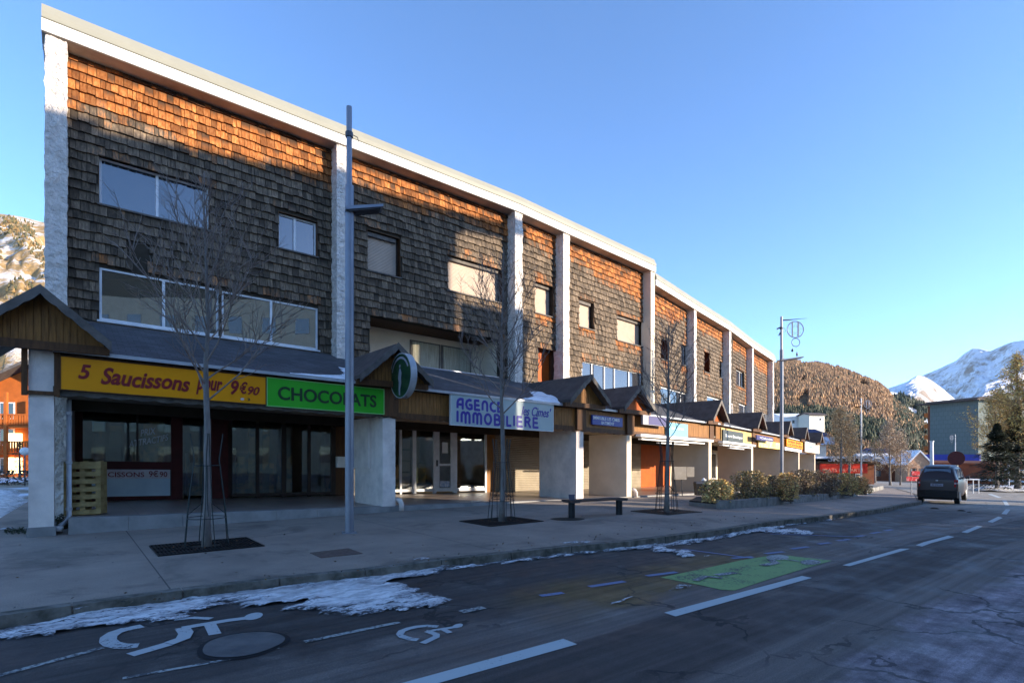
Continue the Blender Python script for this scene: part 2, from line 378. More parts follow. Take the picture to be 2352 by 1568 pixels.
def pavement_mat():
    m, nt, p, pos, o = newmat('pavement_asphalt')
    v = mapv(nt, pos, rot=(0, 0, -math.atan2(A0.y, A0.x)))
    c = ramp(nt, noi(nt, v, 0.8, 6, 0.65), [(0.3, (0.195, 0.155, 0.125)), (0.6, (0.29, 0.232, 0.185)), (0.8, (0.355, 0.285, 0.225))])
    g1 = ramp(nt, noi(nt, v, 70, 2, 0.8), [(0.35, (0.7,) * 3), (0.6, (1.1,) * 3), (0.75, (1.5,) * 3)])
    c = mixc(nt, 0.9, c, g1, 'MULTIPLY')
    st = ramp(nt, noi(nt, mapv(nt, v, (0.9, 4.5, 1)), 1.0, 4, 0.6), [(0.27, (0.5,) * 3), (0.36, (1,) * 3)])
    c = mixc(nt, 0.8, c, st, 'MULTIPLY')
    wet = ramp(nt, noi(nt, v, 0.5, 5, 0.7, .6), [(0.36, (0.55,) * 3), (0.46, (1,) * 3)]); c = mixc(nt, 0.75, c, wet, 'MULTIPLY')
    spt = ramp(nt, noi(nt, v, 9, 3, 0.6), [(0.28, (0.45,) * 3), (0.34, (1,) * 3)]); c = mixc(nt, 0.6, c, spt, 'MULTIPLY')
    # expansion joints across the walk
    sep = _n(nt, 'ShaderNodeSeparateXYZ'); nt.links.new(v, sep.inputs[0])
    fr = mth(nt, 'FRACT', mth(nt, 'MULTIPLY', mth(nt, 'ADD', sep.outputs[0], -0.94 + 4.6), 1 / 4.6))
    j = mth(nt, 'LESS_THAN', fr, 0.0035)
    c = mixc(nt, mth(nt, 'MULTIPLY', j, 0.8), c, (0.02, 0.02, 0.02))
    nt.links.new(c, p.inputs['Base Color']); p.inputs['Roughness'].default_value = 0.85
    bumpn(nt, p, noi(nt, v, 100, 2), 0.4, 0.005)
    return m
def terrain_mat():
    m, nt, p, pos, o = newmat('snowy_grass_ground')
    c = ramp(nt, noi(nt, mapv(nt, pos, (1, 1, 1)), 0.12, 8, 0.65), [(0.38, (0.20, 0.15, 0.08)), (0.47, (0.30, 0.25, 0.18)), (0.52, (0.75, 0.75, 0.78))])
    nt.links.new(c, p.inputs['Base Color']); p.inputs['Roughness'].default_value = 0.9
    return m
MT['asphalt'] = asphalt(); MT['pavement'] = pavement_mat(); MT['terrain'] = terrain_mat()

mb = MB()
ts = [-4000, 13, 110, 9000]; ks = [-9000, 0, 6000]
for i in range(3):
    for j in range(2):
        mb.add([tk(ts[i], ks[j], -.3), tk(ts[i + 1], ks[j], -.3), tk(ts[i + 1], ks[j + 1], -.3), tk(ts[i], ks[j + 1], -.3)], [(0, 3, 2, 1)])
tag(mb.build('ground', 'terrain'), kind='structure')
mb = MB(); ts = [-40, 13, 110, 150]; ks = [-22, 26]
for i in range(3):
    mb.add([tk(ts[i], ks[0], -.12), tk(ts[i + 1], ks[0], -.12), tk(ts[i + 1], ks[1], -.12), tk(ts[i], ks[1], -.12)], [(0, 3, 2, 1)])
mb.add([tk(30, -70, -.125), tk(110, -70, -.125), tk(110, -22, -.12), tk(30, -22, -.12)], [(0, 3, 2, 1)])
road = tag(mb.build('road', 'asphalt'), kind='structure')

kerb_px = [(0, 1414), (169, 1390), (422, 1355), (643, 1328), (840, 1309), (1013, 1286), (1312, 1254), (1448, 1243), (1663, 1215), (1874, 1187), (2025, 1168), (2068, 1159), (2099, 1154)]
K = [hitg(u, v) for u, v in kerb_px]
d0 = (K[1] - K[0]).normalized()
K = [K[0] - d0 * 14, K[0] - d0 * 5] + K + [Vector((18, 24.5, 0)), Vector((24, 33, 0)), Vector((31, 45, 0)), Vector((36, 60, 0)), Vector((38, 80, 0))]
K = [Vector((k.x, k.y, 0)) for k in K]
back = [tk(95, -50), tk(20, -36), tk(-1, -26), tk(-1.5, -15.0), tk(-9, -14.4), tk(-22, -14.0)]
drape([[k[:2] for k in K] + [b[:2] for b in back]], 0.0, 'pavement', 'pavement', thick=.14)['kind'] = 'structure'
# kerb stones
def kn(i):
    d = (K[min(i + 1, len(K) - 1)] - K[max(i - 1, 0)]).normalized(); return Vector((-d.y, d.x, 0))
MT['kerbstone'] = M('kerb_granite', (0.20, 0.18, 0.155), (0.075, 0.07, 0.055), 5, 0.9, 0.6, 40, 0.012)
mb = MB()
for i in range(len(K) - 1):
    a, b = K[i], K[i + 1]; L = (b - a).length; n = max(1, round(L / 1.0)); na, nb = kn(i), kn(i + 1)
    for k in range(n):
        f0, f1 = k / n, (k + 1) / n - 0.02 / L
        q0, q1 = a.lerp(b, f0), a.lerp(b, f1); n0, n1 = na.lerp(nb, f0), na.lerp(nb, f1)
        j = rnd.uniform(-.008, .008)
        P = [q0 - n0 * (.03 + j), q1 - n1 * (.03 + j), q1 + n1 * .15, q0 + n0 * .15]
        h = .008 + rnd.uniform(-.003, .004)
        mb.hexa([gp(p_.x, p_.y, -.15) for p_ in P] + [gp(p_.x, p_.y, h) for p_ in P])
tag(mb.build('kerb', 'kerbstone'), kind='structure')

# painted markings
MT['paint'] = None
def paint_mat(name, c, wear):
    m, nt, p, pos, o = newmat(name)
    a = noi(nt, pos, 28, 5, 0.75); b = noi(nt, pos, 2.5, 4)
    s = mth(nt, 'ADD', mth(nt, 'MULTIPLY', a, 0.6), mth(nt, 'MULTIPLY', b, 0.4))
    nt.links.new(ramp(nt, s, [(wear - 0.02, (0.05, 0.05, 0.055)), (wear + 0.03, c)]), p.inputs['Base Color'])
    p.inputs['Roughness'].default_value = 0.8
    return m
MT['paint'] = paint_mat('road_paint_white', (0.42, 0.46, 0.46), 0.36)
MT['paint_worn'] = paint_mat('road_paint_worn', (0.33, 0.34, 0.32), 0.49)
MT['paint_sym'] = paint_mat('road_paint_symbol', (0.40, 0.42, 0.42), 0.40)
MT['paint_blue'] = paint_mat('road_paint_blue', (0.15, 0.18, 0.30), 0.40)
MT['paint_green'] = paint_mat('road_paint_green', (0.19, 0.31, 0.10), 0.43)
def px(pl, dz=-.12): return [hitg(u, v, dz)[:2] for u, v in pl]
def z3(x, y): return (x * .3517, 1011 + y * .3517)
def z7(x, y): return (1240.8 + x * .3517, 1057 + y * .3517)
def z8(x, y): return (643.4 + x * .3517, 1148.9 + y * .3517)
def stroke(pts, wd, dz=-.12):
    P = [hitg(u, v, dz) for u, v in pts]; L = []; Rr = []
    for i, p in enumerate(P):
        d = P[min(i + 1, len(P) - 1)] - P[max(i - 1, 0)]; d.z = 0; d.normalize(); n = Vector((-d.y, d.x, 0)) * wd / 2
        L.append((p + n)[:2]); Rr.append((p - n)[:2])
    return [[L[i], L[i + 1], Rr[i + 1], Rr[i]] for i in range(len(P) - 1)]
dashes = [[(700, 1630), (1294, 1467), (1325.7, 1479.5), (800, 1627)],
          [(1525.7, 1407), (1842, 1322.5), (1865, 1327), (1552, 1415.7)],
          [(1935, 1298), (2068, 1260), (2090, 1260), (1951, 1300.4)],
          [(2103, 1252), (2178, 1230), (2192, 1233), (2118, 1255)], [(2208, 1222), (2245, 1207), (2257, 1209), (2222, 1224)],
          [(2268, 1198), (2293, 1186), (2303, 1189), (2280, 1200)], [(2300, 1180), (2310, 1169), (2321, 1170), (2312, 1181)],
          [(2309, 1161), (2302, 1149), (2311, 1149), (2319, 1161)], [(2292, 1143), (2268, 1134), (2277, 1133.5), (2301, 1142)]]
def layered(name, polys, m, lift=-.115):
    mb = MB()
    for i, pl in enumerate(polys):
        q = drape([pl], lift + .0006 * (i % 7)); mb.add(q.v, q.f)
    return mb.build(name, m)
def mark(name, polys, m, lift=-.115): tag(layered(name, polys, m, lift), kind='structure')
mark('road_marking_lane_line', [px(d) for d in dashes], 'paint')
bl = [((320, 825), (550, 790)), ((0, 885), (150, 865)), ((695, 755), (890, 730)), ((1250, 640), (1390, 630)), ((1470, 610), (1590, 597)),
      ((1640, 580), (1750, 565)), ((1815, 548), (1895, 538)), ((1940, 525), (2020, 515)), ((2065, 498), (2120, 490)), ((2160, 477), (2220, 468)), ((2250, 460), (2300, 452))]
mark('road_marking_bay_dashes', sum([stroke([z7(*a), z7(*b)], .10) for a, b in bl], []) + stroke([z7(930, 580), z7(1390, 640)], .07) + stroke([z7(1500, 480), z7(2060, 500)], .07), 'paint_blue')
mark('road_marking_worn_line', stroke([z3(-60, 1550), z3(680, 1352)], .07) + stroke([z3(800, 1555), z3(1500, 1430), z3(1820, 1355)], .05) +
     stroke([z8(160, 925), z8(640, 825), z8(780, 798)], .07) + stroke([z8(1180, 730), z8(1330, 700)], .12), 'paint_worn')
gp_ = [z7(*q) for q in [(785, 765), (1080, 705), (1300, 655), (1480, 625), (1620, 622), (1905, 655), (1700, 715), (1500, 775), (1270, 850), (1180, 845), (1070, 820)]]
mark('road_marking_green_bay', [px(gp_)], 'paint_green')
def ell(c, rx, ry, n=20, rot=0): return [(c[0] + rx * math.cos(2 * math.pi * k / n), c[1] + ry * math.sin(2 * math.pi * k / n) + rot * rx * math.cos(2 * math.pi * k / n)) for k in range(n)]
mark('road_marking_green_bay_symbol', [px([z7(*q) for q in ell((1550, 636), 75, 17)]), px([z7(*q) for q in ell((1765, 668), 68, 16)])] +
     stroke([z7(1500, 650), z7(1540, 672), z7(1450, 690)], .13) + stroke([z7(1600, 650), z7(1690, 662)], .06) +
     stroke([z7(1010, 790), z7(1080, 762), z7(1190, 772)], .11) + stroke([z7(1150, 752), z7(1280, 735)], .12), 'paint_worn', -.108)
def wheelchair(conv, wheel, torso, leg, arm, head, hr, wd):
    ps = stroke([conv(*q) for q in wheel], wd) + stroke([conv(*q) for q in torso], wd * .8) + stroke([conv(*q) for q in leg], wd * .95) + stroke([conv(*q) for q in arm], wd * .8)
    ps.append(px([conv(*q) for q in ell(head, hr[0], hr[1], 18, -.18)])); return ps
big = wheelchair(z3, [(905, 1338), (850, 1345), (790, 1345), (730, 1332), (705, 1312), (710, 1285), (750, 1258), (820, 1235), (930, 1212)],
                 [(1700, 1150), (1500, 1175), (1300, 1208), (1190, 1228)], [(1190, 1225), (1215, 1260), (1195, 1295), (1100, 1330), (850, 1402)],
                 [(1370, 1200), (1405, 1268)], (1655, 1150), (62, 22), .135)
big += stroke([z3(1140, 1172), z3(1260, 1160), z3(1380, 1166)], .08)
small = wheelchair(z8, [(1030, 825), (960, 820), (900, 825), (840, 838), (795, 855), (782, 875), (800, 893), (850, 907), (900, 911)],
                   [(1180, 822), (1080, 838), (960, 856)], [(960, 855), (1020, 878), (1020, 893), (930, 936)], [(1060, 842), (1110, 868)], (1160, 820), (34, 13), .075)
s1 = layered('road_marking_wheelchair_symbol', big, 'paint_sym'); tag(s1, kind='structure')
s2 = layered('road_marking_wheelchair_symbol', small, 'paint_sym'); tag(s2, kind='structure')

# manhole: round concrete collar patch
mc = hitg(*z3(1590, 1335), -.12)
mb = MB(); ring = [(mc.x + .38 * math.cos(a) * (1 + .05 * math.sin(3 * a)), mc.y + .38 * math.sin(a)) for a in [2 * math.pi * k / 40 for k in range(40)]]
tag(drape([ring], -.113, 'manhole_seal', M('seal_tar', (0.018, 0.018, 0.02))), kind='structure')
ring = [(mc.x + (x - mc.x) * .88, mc.y + (y - mc.y) * .88) for x, y in ring]
mo = drape([ring], -.106, 'manhole_cover', M('manhole_concrete', (0.14, 0.13, 0.125), (0.085, 0.08, 0.078), 3, 0.85, 0.4, 60))
tag(mo, 'round worn concrete manhole patch beside the large wheelchair symbol', 'manhole')

# pavement inserts: brown service cover
cv = [z3(2020, 735), z3(2290, 705), z3(2352, 740), z3(2350, 745), z3(2070, 772)]
so_ = drape([px([(712, 1269.5), (800, 1259), (833, 1271), (737, 1281)], 0)], .008, 'service_cover', M('rusty_cover', (0.10, 0.065, 0.05), (0.14, 0.10, 0.085), 12, 0.8, 0.5, 60), thick=.01)
tag(so_, 'rectangular brown service cover set in the pavement near the tall lamp post', 'cover')

# ------------------------------------------------------------------ snow lying along the kerb
def inside(x, y, pl):
    c = False; n = len(pl); j = n - 1
    for i in range(n):
        xi, yi = pl[i]; xj, yj = pl[j]
        if (yi > y) != (yj > y) and x < (xj - xi) * (y - yi) / (yj - yi) + xi: c = not c
        j = i
    return c
def edged(x, y, pl):
    d = 1e9; n = len(pl)
    for i in range(n):
        ax, ay = pl[i]; bx, by = pl[(i + 1) % n]; dx, dy = bx - ax, by - ay; l2 = dx * dx + dy * dy
        t = max(0, min(1, ((x - ax) * dx + (y - ay) * dy) / l2)) if l2 else 0
        d = min(d, math.hypot(x - ax - t * dx, y - ay - t * dy))
    return d
def snow(polys, name, label, dz=-.12, cell=.04, hmax=.035, ragged=.15, holes=.0):
    mb = MB()
    for pl in polys:
        P = [hitg(u, v, dz) for u, v in pl] if not isinstance(pl[0], Vector) else pl; TK = [(p.dot(A0), p.dot(B0)) for p in P]
        t0, t1 = min(t for t, k in TK), max(t for t, k in TK); k0, k1 = min(k for t, k in TK), max(k for t, k in TK)
        cl = cell * (1 if t1 < 9 else 1.4)
        nt_, nk = int((t1 - t0) / cl) + 3, int((k1 - k0) / cl) + 3; idx = {}; vs = []; fs = []; val = {}
        for i in range(nt_):
            for j in range(nk):
                t, k = t0 - cl + i * cl, k0 - cl + j * cl
                e = edged(t, k, TK); s_ = e if inside(t, k, TK) else -e
                q = Vector((t * 1.3, k * 2.2, 3.1))
                s_ += ragged * (noise.fractal(q * 1.6, 0.9, 2.1, 4)) - .02
                if holes: s_ -= holes * max(0, noise.noise(Vector((t * .9, k * 4.2, 9.0))) - .02) * 2
                val[i, j] = s_
        for i in range(nt_ - 1):
            for j in range(nk - 1):
                q = [(i, j), (i + 1, j), (i + 1, j + 1), (i, j + 1)]
                if sum(1 for c in q if val[c] > 0) < 3: continue
                f = []
                for c in q:
                    if c not in idx:
                        s_ = val[c]; t, k = t0 - cl + c[0] * cl, k0 - cl + c[1] * cl
                        h = .003 if s_ <= 0 else .008 + min(hmax, s_ * .35) * (.55 + .9 * abs(noise.noise(Vector((t * 3.5, k * 5, 1)))) + .35 * noise.noise(Vector((t * 11, k * 13, 5))))
                        p = A0 * t + B0 * k; idx[c] = len(vs); vs.append((p.x, p.y, g(p.x, p.y) + dz + h))
                    f.append(idx[c])
                fs.append(tuple(f[::-1]))
        b0 = len(mb.v); mb.add(vs, fs)
        for c_, ix in idx.items(): e_ = .42 * max(0.0, min(1.0, val[c_] / .03)) + .58 * max(0.0, min(1.0, val[c_] / .5)); mb.c[b0 + ix] = (e_, e_, .5)
    o = mb.build(name, 'psnow', smooth=True); tag(o, label, 'snow', kind='stuff'); return o
S1 = [(-60, 1452), (0, 1443), (105, 1421), (211, 1403), (292, 1390), (450, 1368), (527, 1356), (665, 1336), (827, 1316), (988, 1300), (1160, 1275.5), (1269, 1261.4), (1364, 1246), (1504, 1243), (1660, 1221),
      (1698, 1216), (1750, 1210), (1807, 1208), (1856, 1220.5), (1909, 1226), (1874, 1231), (1768, 1226), (1698, 1228), (1592, 1238), (1520, 1254), (1592.5, 1266), (1641.7, 1279), (1571, 1284), (1540, 1273), (1487, 1267), (1452, 1268),
      (1311.6, 1277), (1188.5, 1289.6), (1093.6, 1303), (995, 1319.5), (939, 1335), (970, 1353), (1034, 1374), (1058, 1400), (1016, 1403), (900, 1409), (812, 1421.5), (720, 1417), (640, 1405), (560, 1400), (492, 1399),
      (404, 1426), (299, 1440), (211, 1450.6), (105, 1464.7), (0, 1474), (-60, 1482)]
snow([S1], 'snow', 'dirty snow band lying in the gutter along the kerb', holes=.3)
kk = []
for i in range(5, 12):
    for f in (0, .5): kk.append((K[i].lerp(K[i + 1], f), kn(i)))
ww = [.42, .34, .30, .28, .25, .30, .26, .24, .3, .42, .34, .2, .12, .08]
snow([[p_ - n_ * .0 for p_, n_ in kk] + [p_ - n_ * w_ for (p_, n_), w_ in list(zip(kk, ww))[::-1]]], 'snow', 'thin line of snow in the gutter between the near drift and the far bays', hmax=.085, ragged=.07, cell=.03)
snow([[z7(800, 850), z7(880, 815), z7(1040, 815), z7(1030, 835), z7(900, 870), z7(820, 882)], [z7(420, 945), z7(560, 895), z7(660, 885), z7(640, 905), z7(480, 955)],
      [z7(1800, 405), z7(1850, 385), z7(1965, 378), z7(1900, 398)], [z7(1210, 500), z7(1275, 495), z7(1270, 505)]], 'snow', 'thin scraps of snow on the parking bays by the green patch', hmax=.03, ragged=.06)
snow([[(145, 1401), (185, 1394), (220, 1392), (215, 1397), (160, 1404)], [(495, 1338), (530, 1331), (560, 1329), (555, 1335), (505, 1341)], [(925, 1289), (960, 1283), (990, 1279), (995, 1284), (935, 1292)],
      [(1280, 1246), (1330, 1243), (1372, 1243), (1370, 1249), (1290, 1249)], [(1595, 1156), (1625, 1156), (1660, 1165), (1655, 1169), (1600, 1160)]],
     'snow', 'small snow remnants on the pavement edge beside the kerb', dz=0, hmax=.03, ragged=.04, cell=.03)
snow([[(-400, 1212), (62, 1196), (62, 1150), (40, 1128), (-400, 1128)], [(-200, 1242), (60, 1214), (66, 1222), (-100, 1262)]], 'snow', 'snow covering the side street left of the first pier', dz=-.1, cell=.16, hmax=.1, ragged=.3)
# ------------------------------------------------------------------ the long curved building
Cp = [(-10.99, 13.43), (-5.39, 17.88), (.33, 22.45), (2.45, 24.45), (7.45, 29.1), (11.2, 33.8), (15.3, 38.85), (19.2, 44.2), (23.35, 49.6)]
Cp = [Vector((x, y, 0)) for x, y in Cp]; NB = 8
SL = [0.0]
for i in range(NB): SL.append(SL[-1] + (Cp[i + 1] - Cp[i]).length)
DIR = [(Cp[i + 1] - Cp[i]).normalized() for i in range(NB)]
NRM = [Vector((-d.y, d.x, 0)) for d in DIR]            # into the building
def OFF(i, n):
    if i == 0: return Cp[0] + NRM[0] * n
    if i == NB: return Cp[NB] + NRM[NB - 1] * n
    m = (NRM[i - 1] + NRM[i]).normalized(); return Cp[i] + m * (n / m.dot(NRM[i]))
SHEAR = 0.024
def BW(i, lam, n, zz):
    p = OFF(i, n).lerp(OFF(i + 1, n), lam); s = SL[i] + (SL[i + 1] - SL[i]) * lam
    return Vector((p.x, p.y, zz - SHEAR * s))
def hit(i, n, u, v):
    a, b = OFF(i, n), OFF(i + 1, n); rx = (u - U0) / F
    # a + l(b-a) = Y (rx,1)
    dx, dy = b.x - a.x, b.y - a.y
    l = (rx * a.y - a.x) / (dx - rx * dy); Y = a.y + l * dy
    s = SL[i] + (SL[i + 1] - SL[i]) * l
    return l, EYE + (HV - v) / F * Y + SHEAR * s
def BB(mb, i, l0, l1, n0, n1, z0, z1, col=None, mi=0):
    return mb.hexa([BW(i, l0, n0, z0), BW(i, l1, n0, z0), BW(i, l1, n1, z0), BW(i, l0, n1, z0), BW(i, l0, n0, z1), BW(i, l1, n0, z1), BW(i, l1, n1, z1), BW(i, l0, n1, z1)], col, mi)
def BL(i): return SL[i + 1] - SL[i]
ZF = [11.69] * 4 + [11.05] * 4; FLOOR = .33
NW = .58; NSH = 1.7; NA = -3.2; ZLT0, ZLT1 = 3.64, 5.0
bld = empty('shop_building', (OFF(0, NA).x, OFF(0, NA).y, 0), 'long curved three-storey building clad in weathered wooden shingles above a shop arcade', 'building')

# openings: bay, uL, uR, vTop@L, vBot@L, kind, mullions
OP = [(0, 228, 481, 357, 468, 'glass', [361]), (0, 640, 728, 486, 569, 'glass', [677]), (0, 228, 502, 613, 735, 'low', [375]), (0, 509, 730, 667, 774, 'low', [621]),
      (1, 843.5, 918, 527, 620, 'shut', []), (1, 1027.7, 1152, 584, 666, 'shut', []), (1, 848.5, 1150, 723, 830, 'loggia', []),
      (2, 1227.5, 1269.8, 645, 717, 'shut', []), (2, 1235, 1275.6, 797, 876, 'orange', []),
      (3, 1329, 1363, 685.4, 749, 'shut', []), (3, 1416, 1475.5, 720.6, 780.4, 'shut', []), (3, 1336, 1472.5, 828, 905, 'low', [1356, 1385, 1408, 1441]),
      (4, 1516, 1532, 775, 823, 'orange', []), (4, 1562.8, 1585, 789, 836, 'glass', [1571]), (4, 1516, 1588.6, 887, 932, 'low', [1535, 1560]),
      (5, 1615.6, 1628.5, 805.5, 852.4, 'orange', []), (5, 1650.8, 1674, 828, 866.5, 'glass', [1662]), (5, 1622.6, 1683, 909, 955.5, 'low', [1640, 1662]),
      (6, 1689.5, 1708, 845.4, 883, 'glass', [1699]), (6, 1723.5, 1731.7, 862, 894.6, 'orange', []), (6, 1695.4, 1735, 926, 954, 'low', [1706, 1718, 1727]),
      (7, 1750.7, 1774, 948, 975, 'low', [1757, 1764]), (7, 1763, 1771, 884, 914, 'shut', [])]
opn = []
for b, uL, uR, vT, vB, kd, ml in OP:
    l0, zt = hit(b, NW, uL, vT); _, zb = hit(b, NW, uL, vB); l1, _ = hit(b, NW, uR, vT)
    opn.append((b, l0, l1, zb, zt, kd, [hit(b, NW + .1, m_, vT)[0] for m_ in ml]))

def shingle_material():
    m, nt, p, pos, o = newmat('weathered_wooden_shingles')
    a = _n(nt, 'ShaderNodeAttribute', attribute_name='tone')
    s = _n(nt, 'ShaderNodeSeparateColor'); nt.links.new(a.outputs['Color'], s.inputs[0])
    streak = noi(nt, mapv(nt, pos, (22, 22, 2.2)), 1.0, 5, 0.7)
    patch = noi(nt, pos, 1.1, 5, 0.6)
    shel = mth(nt, 'ADD', s.outputs[0], mth(nt, 'MULTIPLY', mth(nt, 'SUBTRACT', patch, 0.5), 0.9))
    shel = mth(nt, 'ADD', shel, mth(nt, 'MULTIPLY', mth(nt, 'SUBTRACT', streak, 0.5), 0.9))
    grey = ramp(nt, streak, [(0.25, (0.042, 0.030, 0.023)), (0.5, (0.115, 0.084, 0.058)), (0.75, (0.27, 0.195, 0.125))])
    org = ramp(nt, streak, [(0.25, (0.10, 0.030, 0.008)), (0.48, (0.28, 0.092, 0.022)), (0.75, (0.48, 0.215, 0.078))])
    c = mixc(nt, ramp(nt, shel, [(0.35, (0,) * 3), (0.62, (1,) * 3)]), grey, org)
    # per shingle brightness and dark damp stain, plus painted shadow at shingle tops
    br = mth(nt, 'ADD', mth(nt, 'MULTIPLY', s.outputs[1], 0.95), 0.5)
    c = mixc(nt, 1.0, c, br, 'MULTIPLY')
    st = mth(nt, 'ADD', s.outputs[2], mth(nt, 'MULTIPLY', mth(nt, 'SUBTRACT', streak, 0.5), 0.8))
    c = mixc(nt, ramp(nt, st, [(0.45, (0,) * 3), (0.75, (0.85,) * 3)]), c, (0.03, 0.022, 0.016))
    nt.links.new(c, p.inputs['Base Color']); p.inputs['Roughness'].default_value = 0.8; p.inputs['Specular IOR Level'].default_value = 0.25
    bumpn(nt, p, streak, 0.5, 0.01)
    return m
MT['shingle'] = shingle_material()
ROW = .25
def xx0(b, x): return SL[b] + x

for b in range(NB):
    L = BL(b); zt = ZF[b] + .05; zb = 4.55 if b < 4 else 4.3
    ops = [o_ for o_ in opn if o_[0] == b]
    # backing wall around the openings
    xs = sorted({0.0, 1.0} | {o_[1] for o_ in ops} | {o_[2] for o_ in ops}); zs = sorted({2.7, zt} | {o_[3] for o_ in ops} | {o_[4] for o_ in ops})
    wl = MB()
    for i in range(len(xs) - 1):
        for j in range(len(zs) - 1):
            cx, cz = (xs[i] + xs[i + 1]) / 2, (zs[j] + zs[j + 1]) / 2
            if any(o_[1] < cx < o_[2] and o_[3] < cz < o_[4] for o_ in ops): continue
            BB(wl, b, xs[i], xs[i + 1], NW, NW + .25, zs[j], zs[j + 1])
    wl.build('wall', 'backing', bld)
    sh = MB(); r = 0; z = zb
    while z < zt - .05:
        x = -rnd.random() * .15; rz = z
        sag = rnd.uniform(-.006, .006)
        while x < L:
            wd = rnd.choice((.08, .11, .13, .15, .17, .19, .23)) * (1.0 if b < 4 else 1.25); x0, x1 = max(x, .0), min(x + wd - .011, L); x += wd
            if x1 - x0 < .03: continue
            z0 = rz + rnd.uniform(-.02, .016) + sag + .03 * noise.noise(Vector((xx0(b, x0) * .5, r * .7, 3))); z1 = min(rz + ROW + .05, zt); l0, l1 = x0 / L, x1 / L; cl = (l0 + l1) / 2; cz = rz + ROW * .5
            if b == 0 and abs(x0 - 1.62) < .2 and 6.35 < z0 < 7.1: continue
            skip = False
            for o_ in ops:
                if o_[1] < l1 and o_[2] > l0 and o_[3] < z1 and o_[4] > z0:
                    if o_[1] < cl < o_[2]:
                        if o_[3] < cz < o_[4]: skip = True
                        elif cz >= o_[4]: z0 = max(z0, o_[4] - .02)
                        else: z1 = min(z1, o_[3]); 
                    elif o_[3] - .1 < cz < o_[4] + .1:
                        if cl <= o_[1]: l1 = min(l1, o_[1])
                        else: l0 = max(l0, o_[2])
            if skip or z1 - z0 < .05 or l1 - l0 < .004: continue
            # weathering that belongs to the wood: sheltered boards stay orange, exposed ones go grey
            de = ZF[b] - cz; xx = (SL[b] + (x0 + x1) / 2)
            ext = (1.25, .85, .7, .75 + .8 * cl, 1.5 - .9 * cl, .75, .75, 1.2)[b] + .45 * noise.noise(Vector((xx * .45, 2.0, 0)))
            shel = max(0.0, min(1.0, (ext + .45 - de) / .9))
            for o_ in ops:
                if o_[1] - .01 < cl < o_[2] + .01 and 0 < o_[3] - cz < .75 and o_[5] != 'low': shel = max(shel, (.25, .3, .66, .66, .66, .64, .6, .6)[b] - (o_[3] - cz) * .7)
                if o_[1] - .02 < cl < o_[2] + .02 and 0 < cz - o_[4] < .3: shel = max(shel, .35)
            if b >= 2 and cz > 5 and (l1 > .93): shel = max(shel, .45)
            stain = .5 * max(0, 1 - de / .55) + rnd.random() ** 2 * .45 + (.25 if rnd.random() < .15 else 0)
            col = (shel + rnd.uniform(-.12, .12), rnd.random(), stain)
            t0, t1 = .078 + rnd.uniform(-.008, .014), .014
            f = [BW(b, l0, NW - t0, z0), BW(b, l1, NW - t0 + rnd.uniform(-.008, .008), z0 + rnd.uniform(-.008, .008)), BW(b, l1, NW, z0), BW(b, l0, NW, z0),
                 BW(b, l0, NW - t1, z1), BW(b, l1, NW - t1, z1), BW(b, l1, NW, z1), BW(b, l0, NW, z1)]
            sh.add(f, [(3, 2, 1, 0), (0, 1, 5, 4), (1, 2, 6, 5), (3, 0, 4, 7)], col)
            for q_ in (4, 5, 6, 7): sh.c[len(sh.c) - 8 + q_] = (col[0], col[1], col[2] + .42)  # darker top: stain mixed with painted shadow below the course above
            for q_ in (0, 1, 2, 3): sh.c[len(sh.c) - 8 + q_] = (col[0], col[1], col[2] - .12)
        z += ROW; r += 1
    sh.build('shingle_cladding', 'shingle', bld)

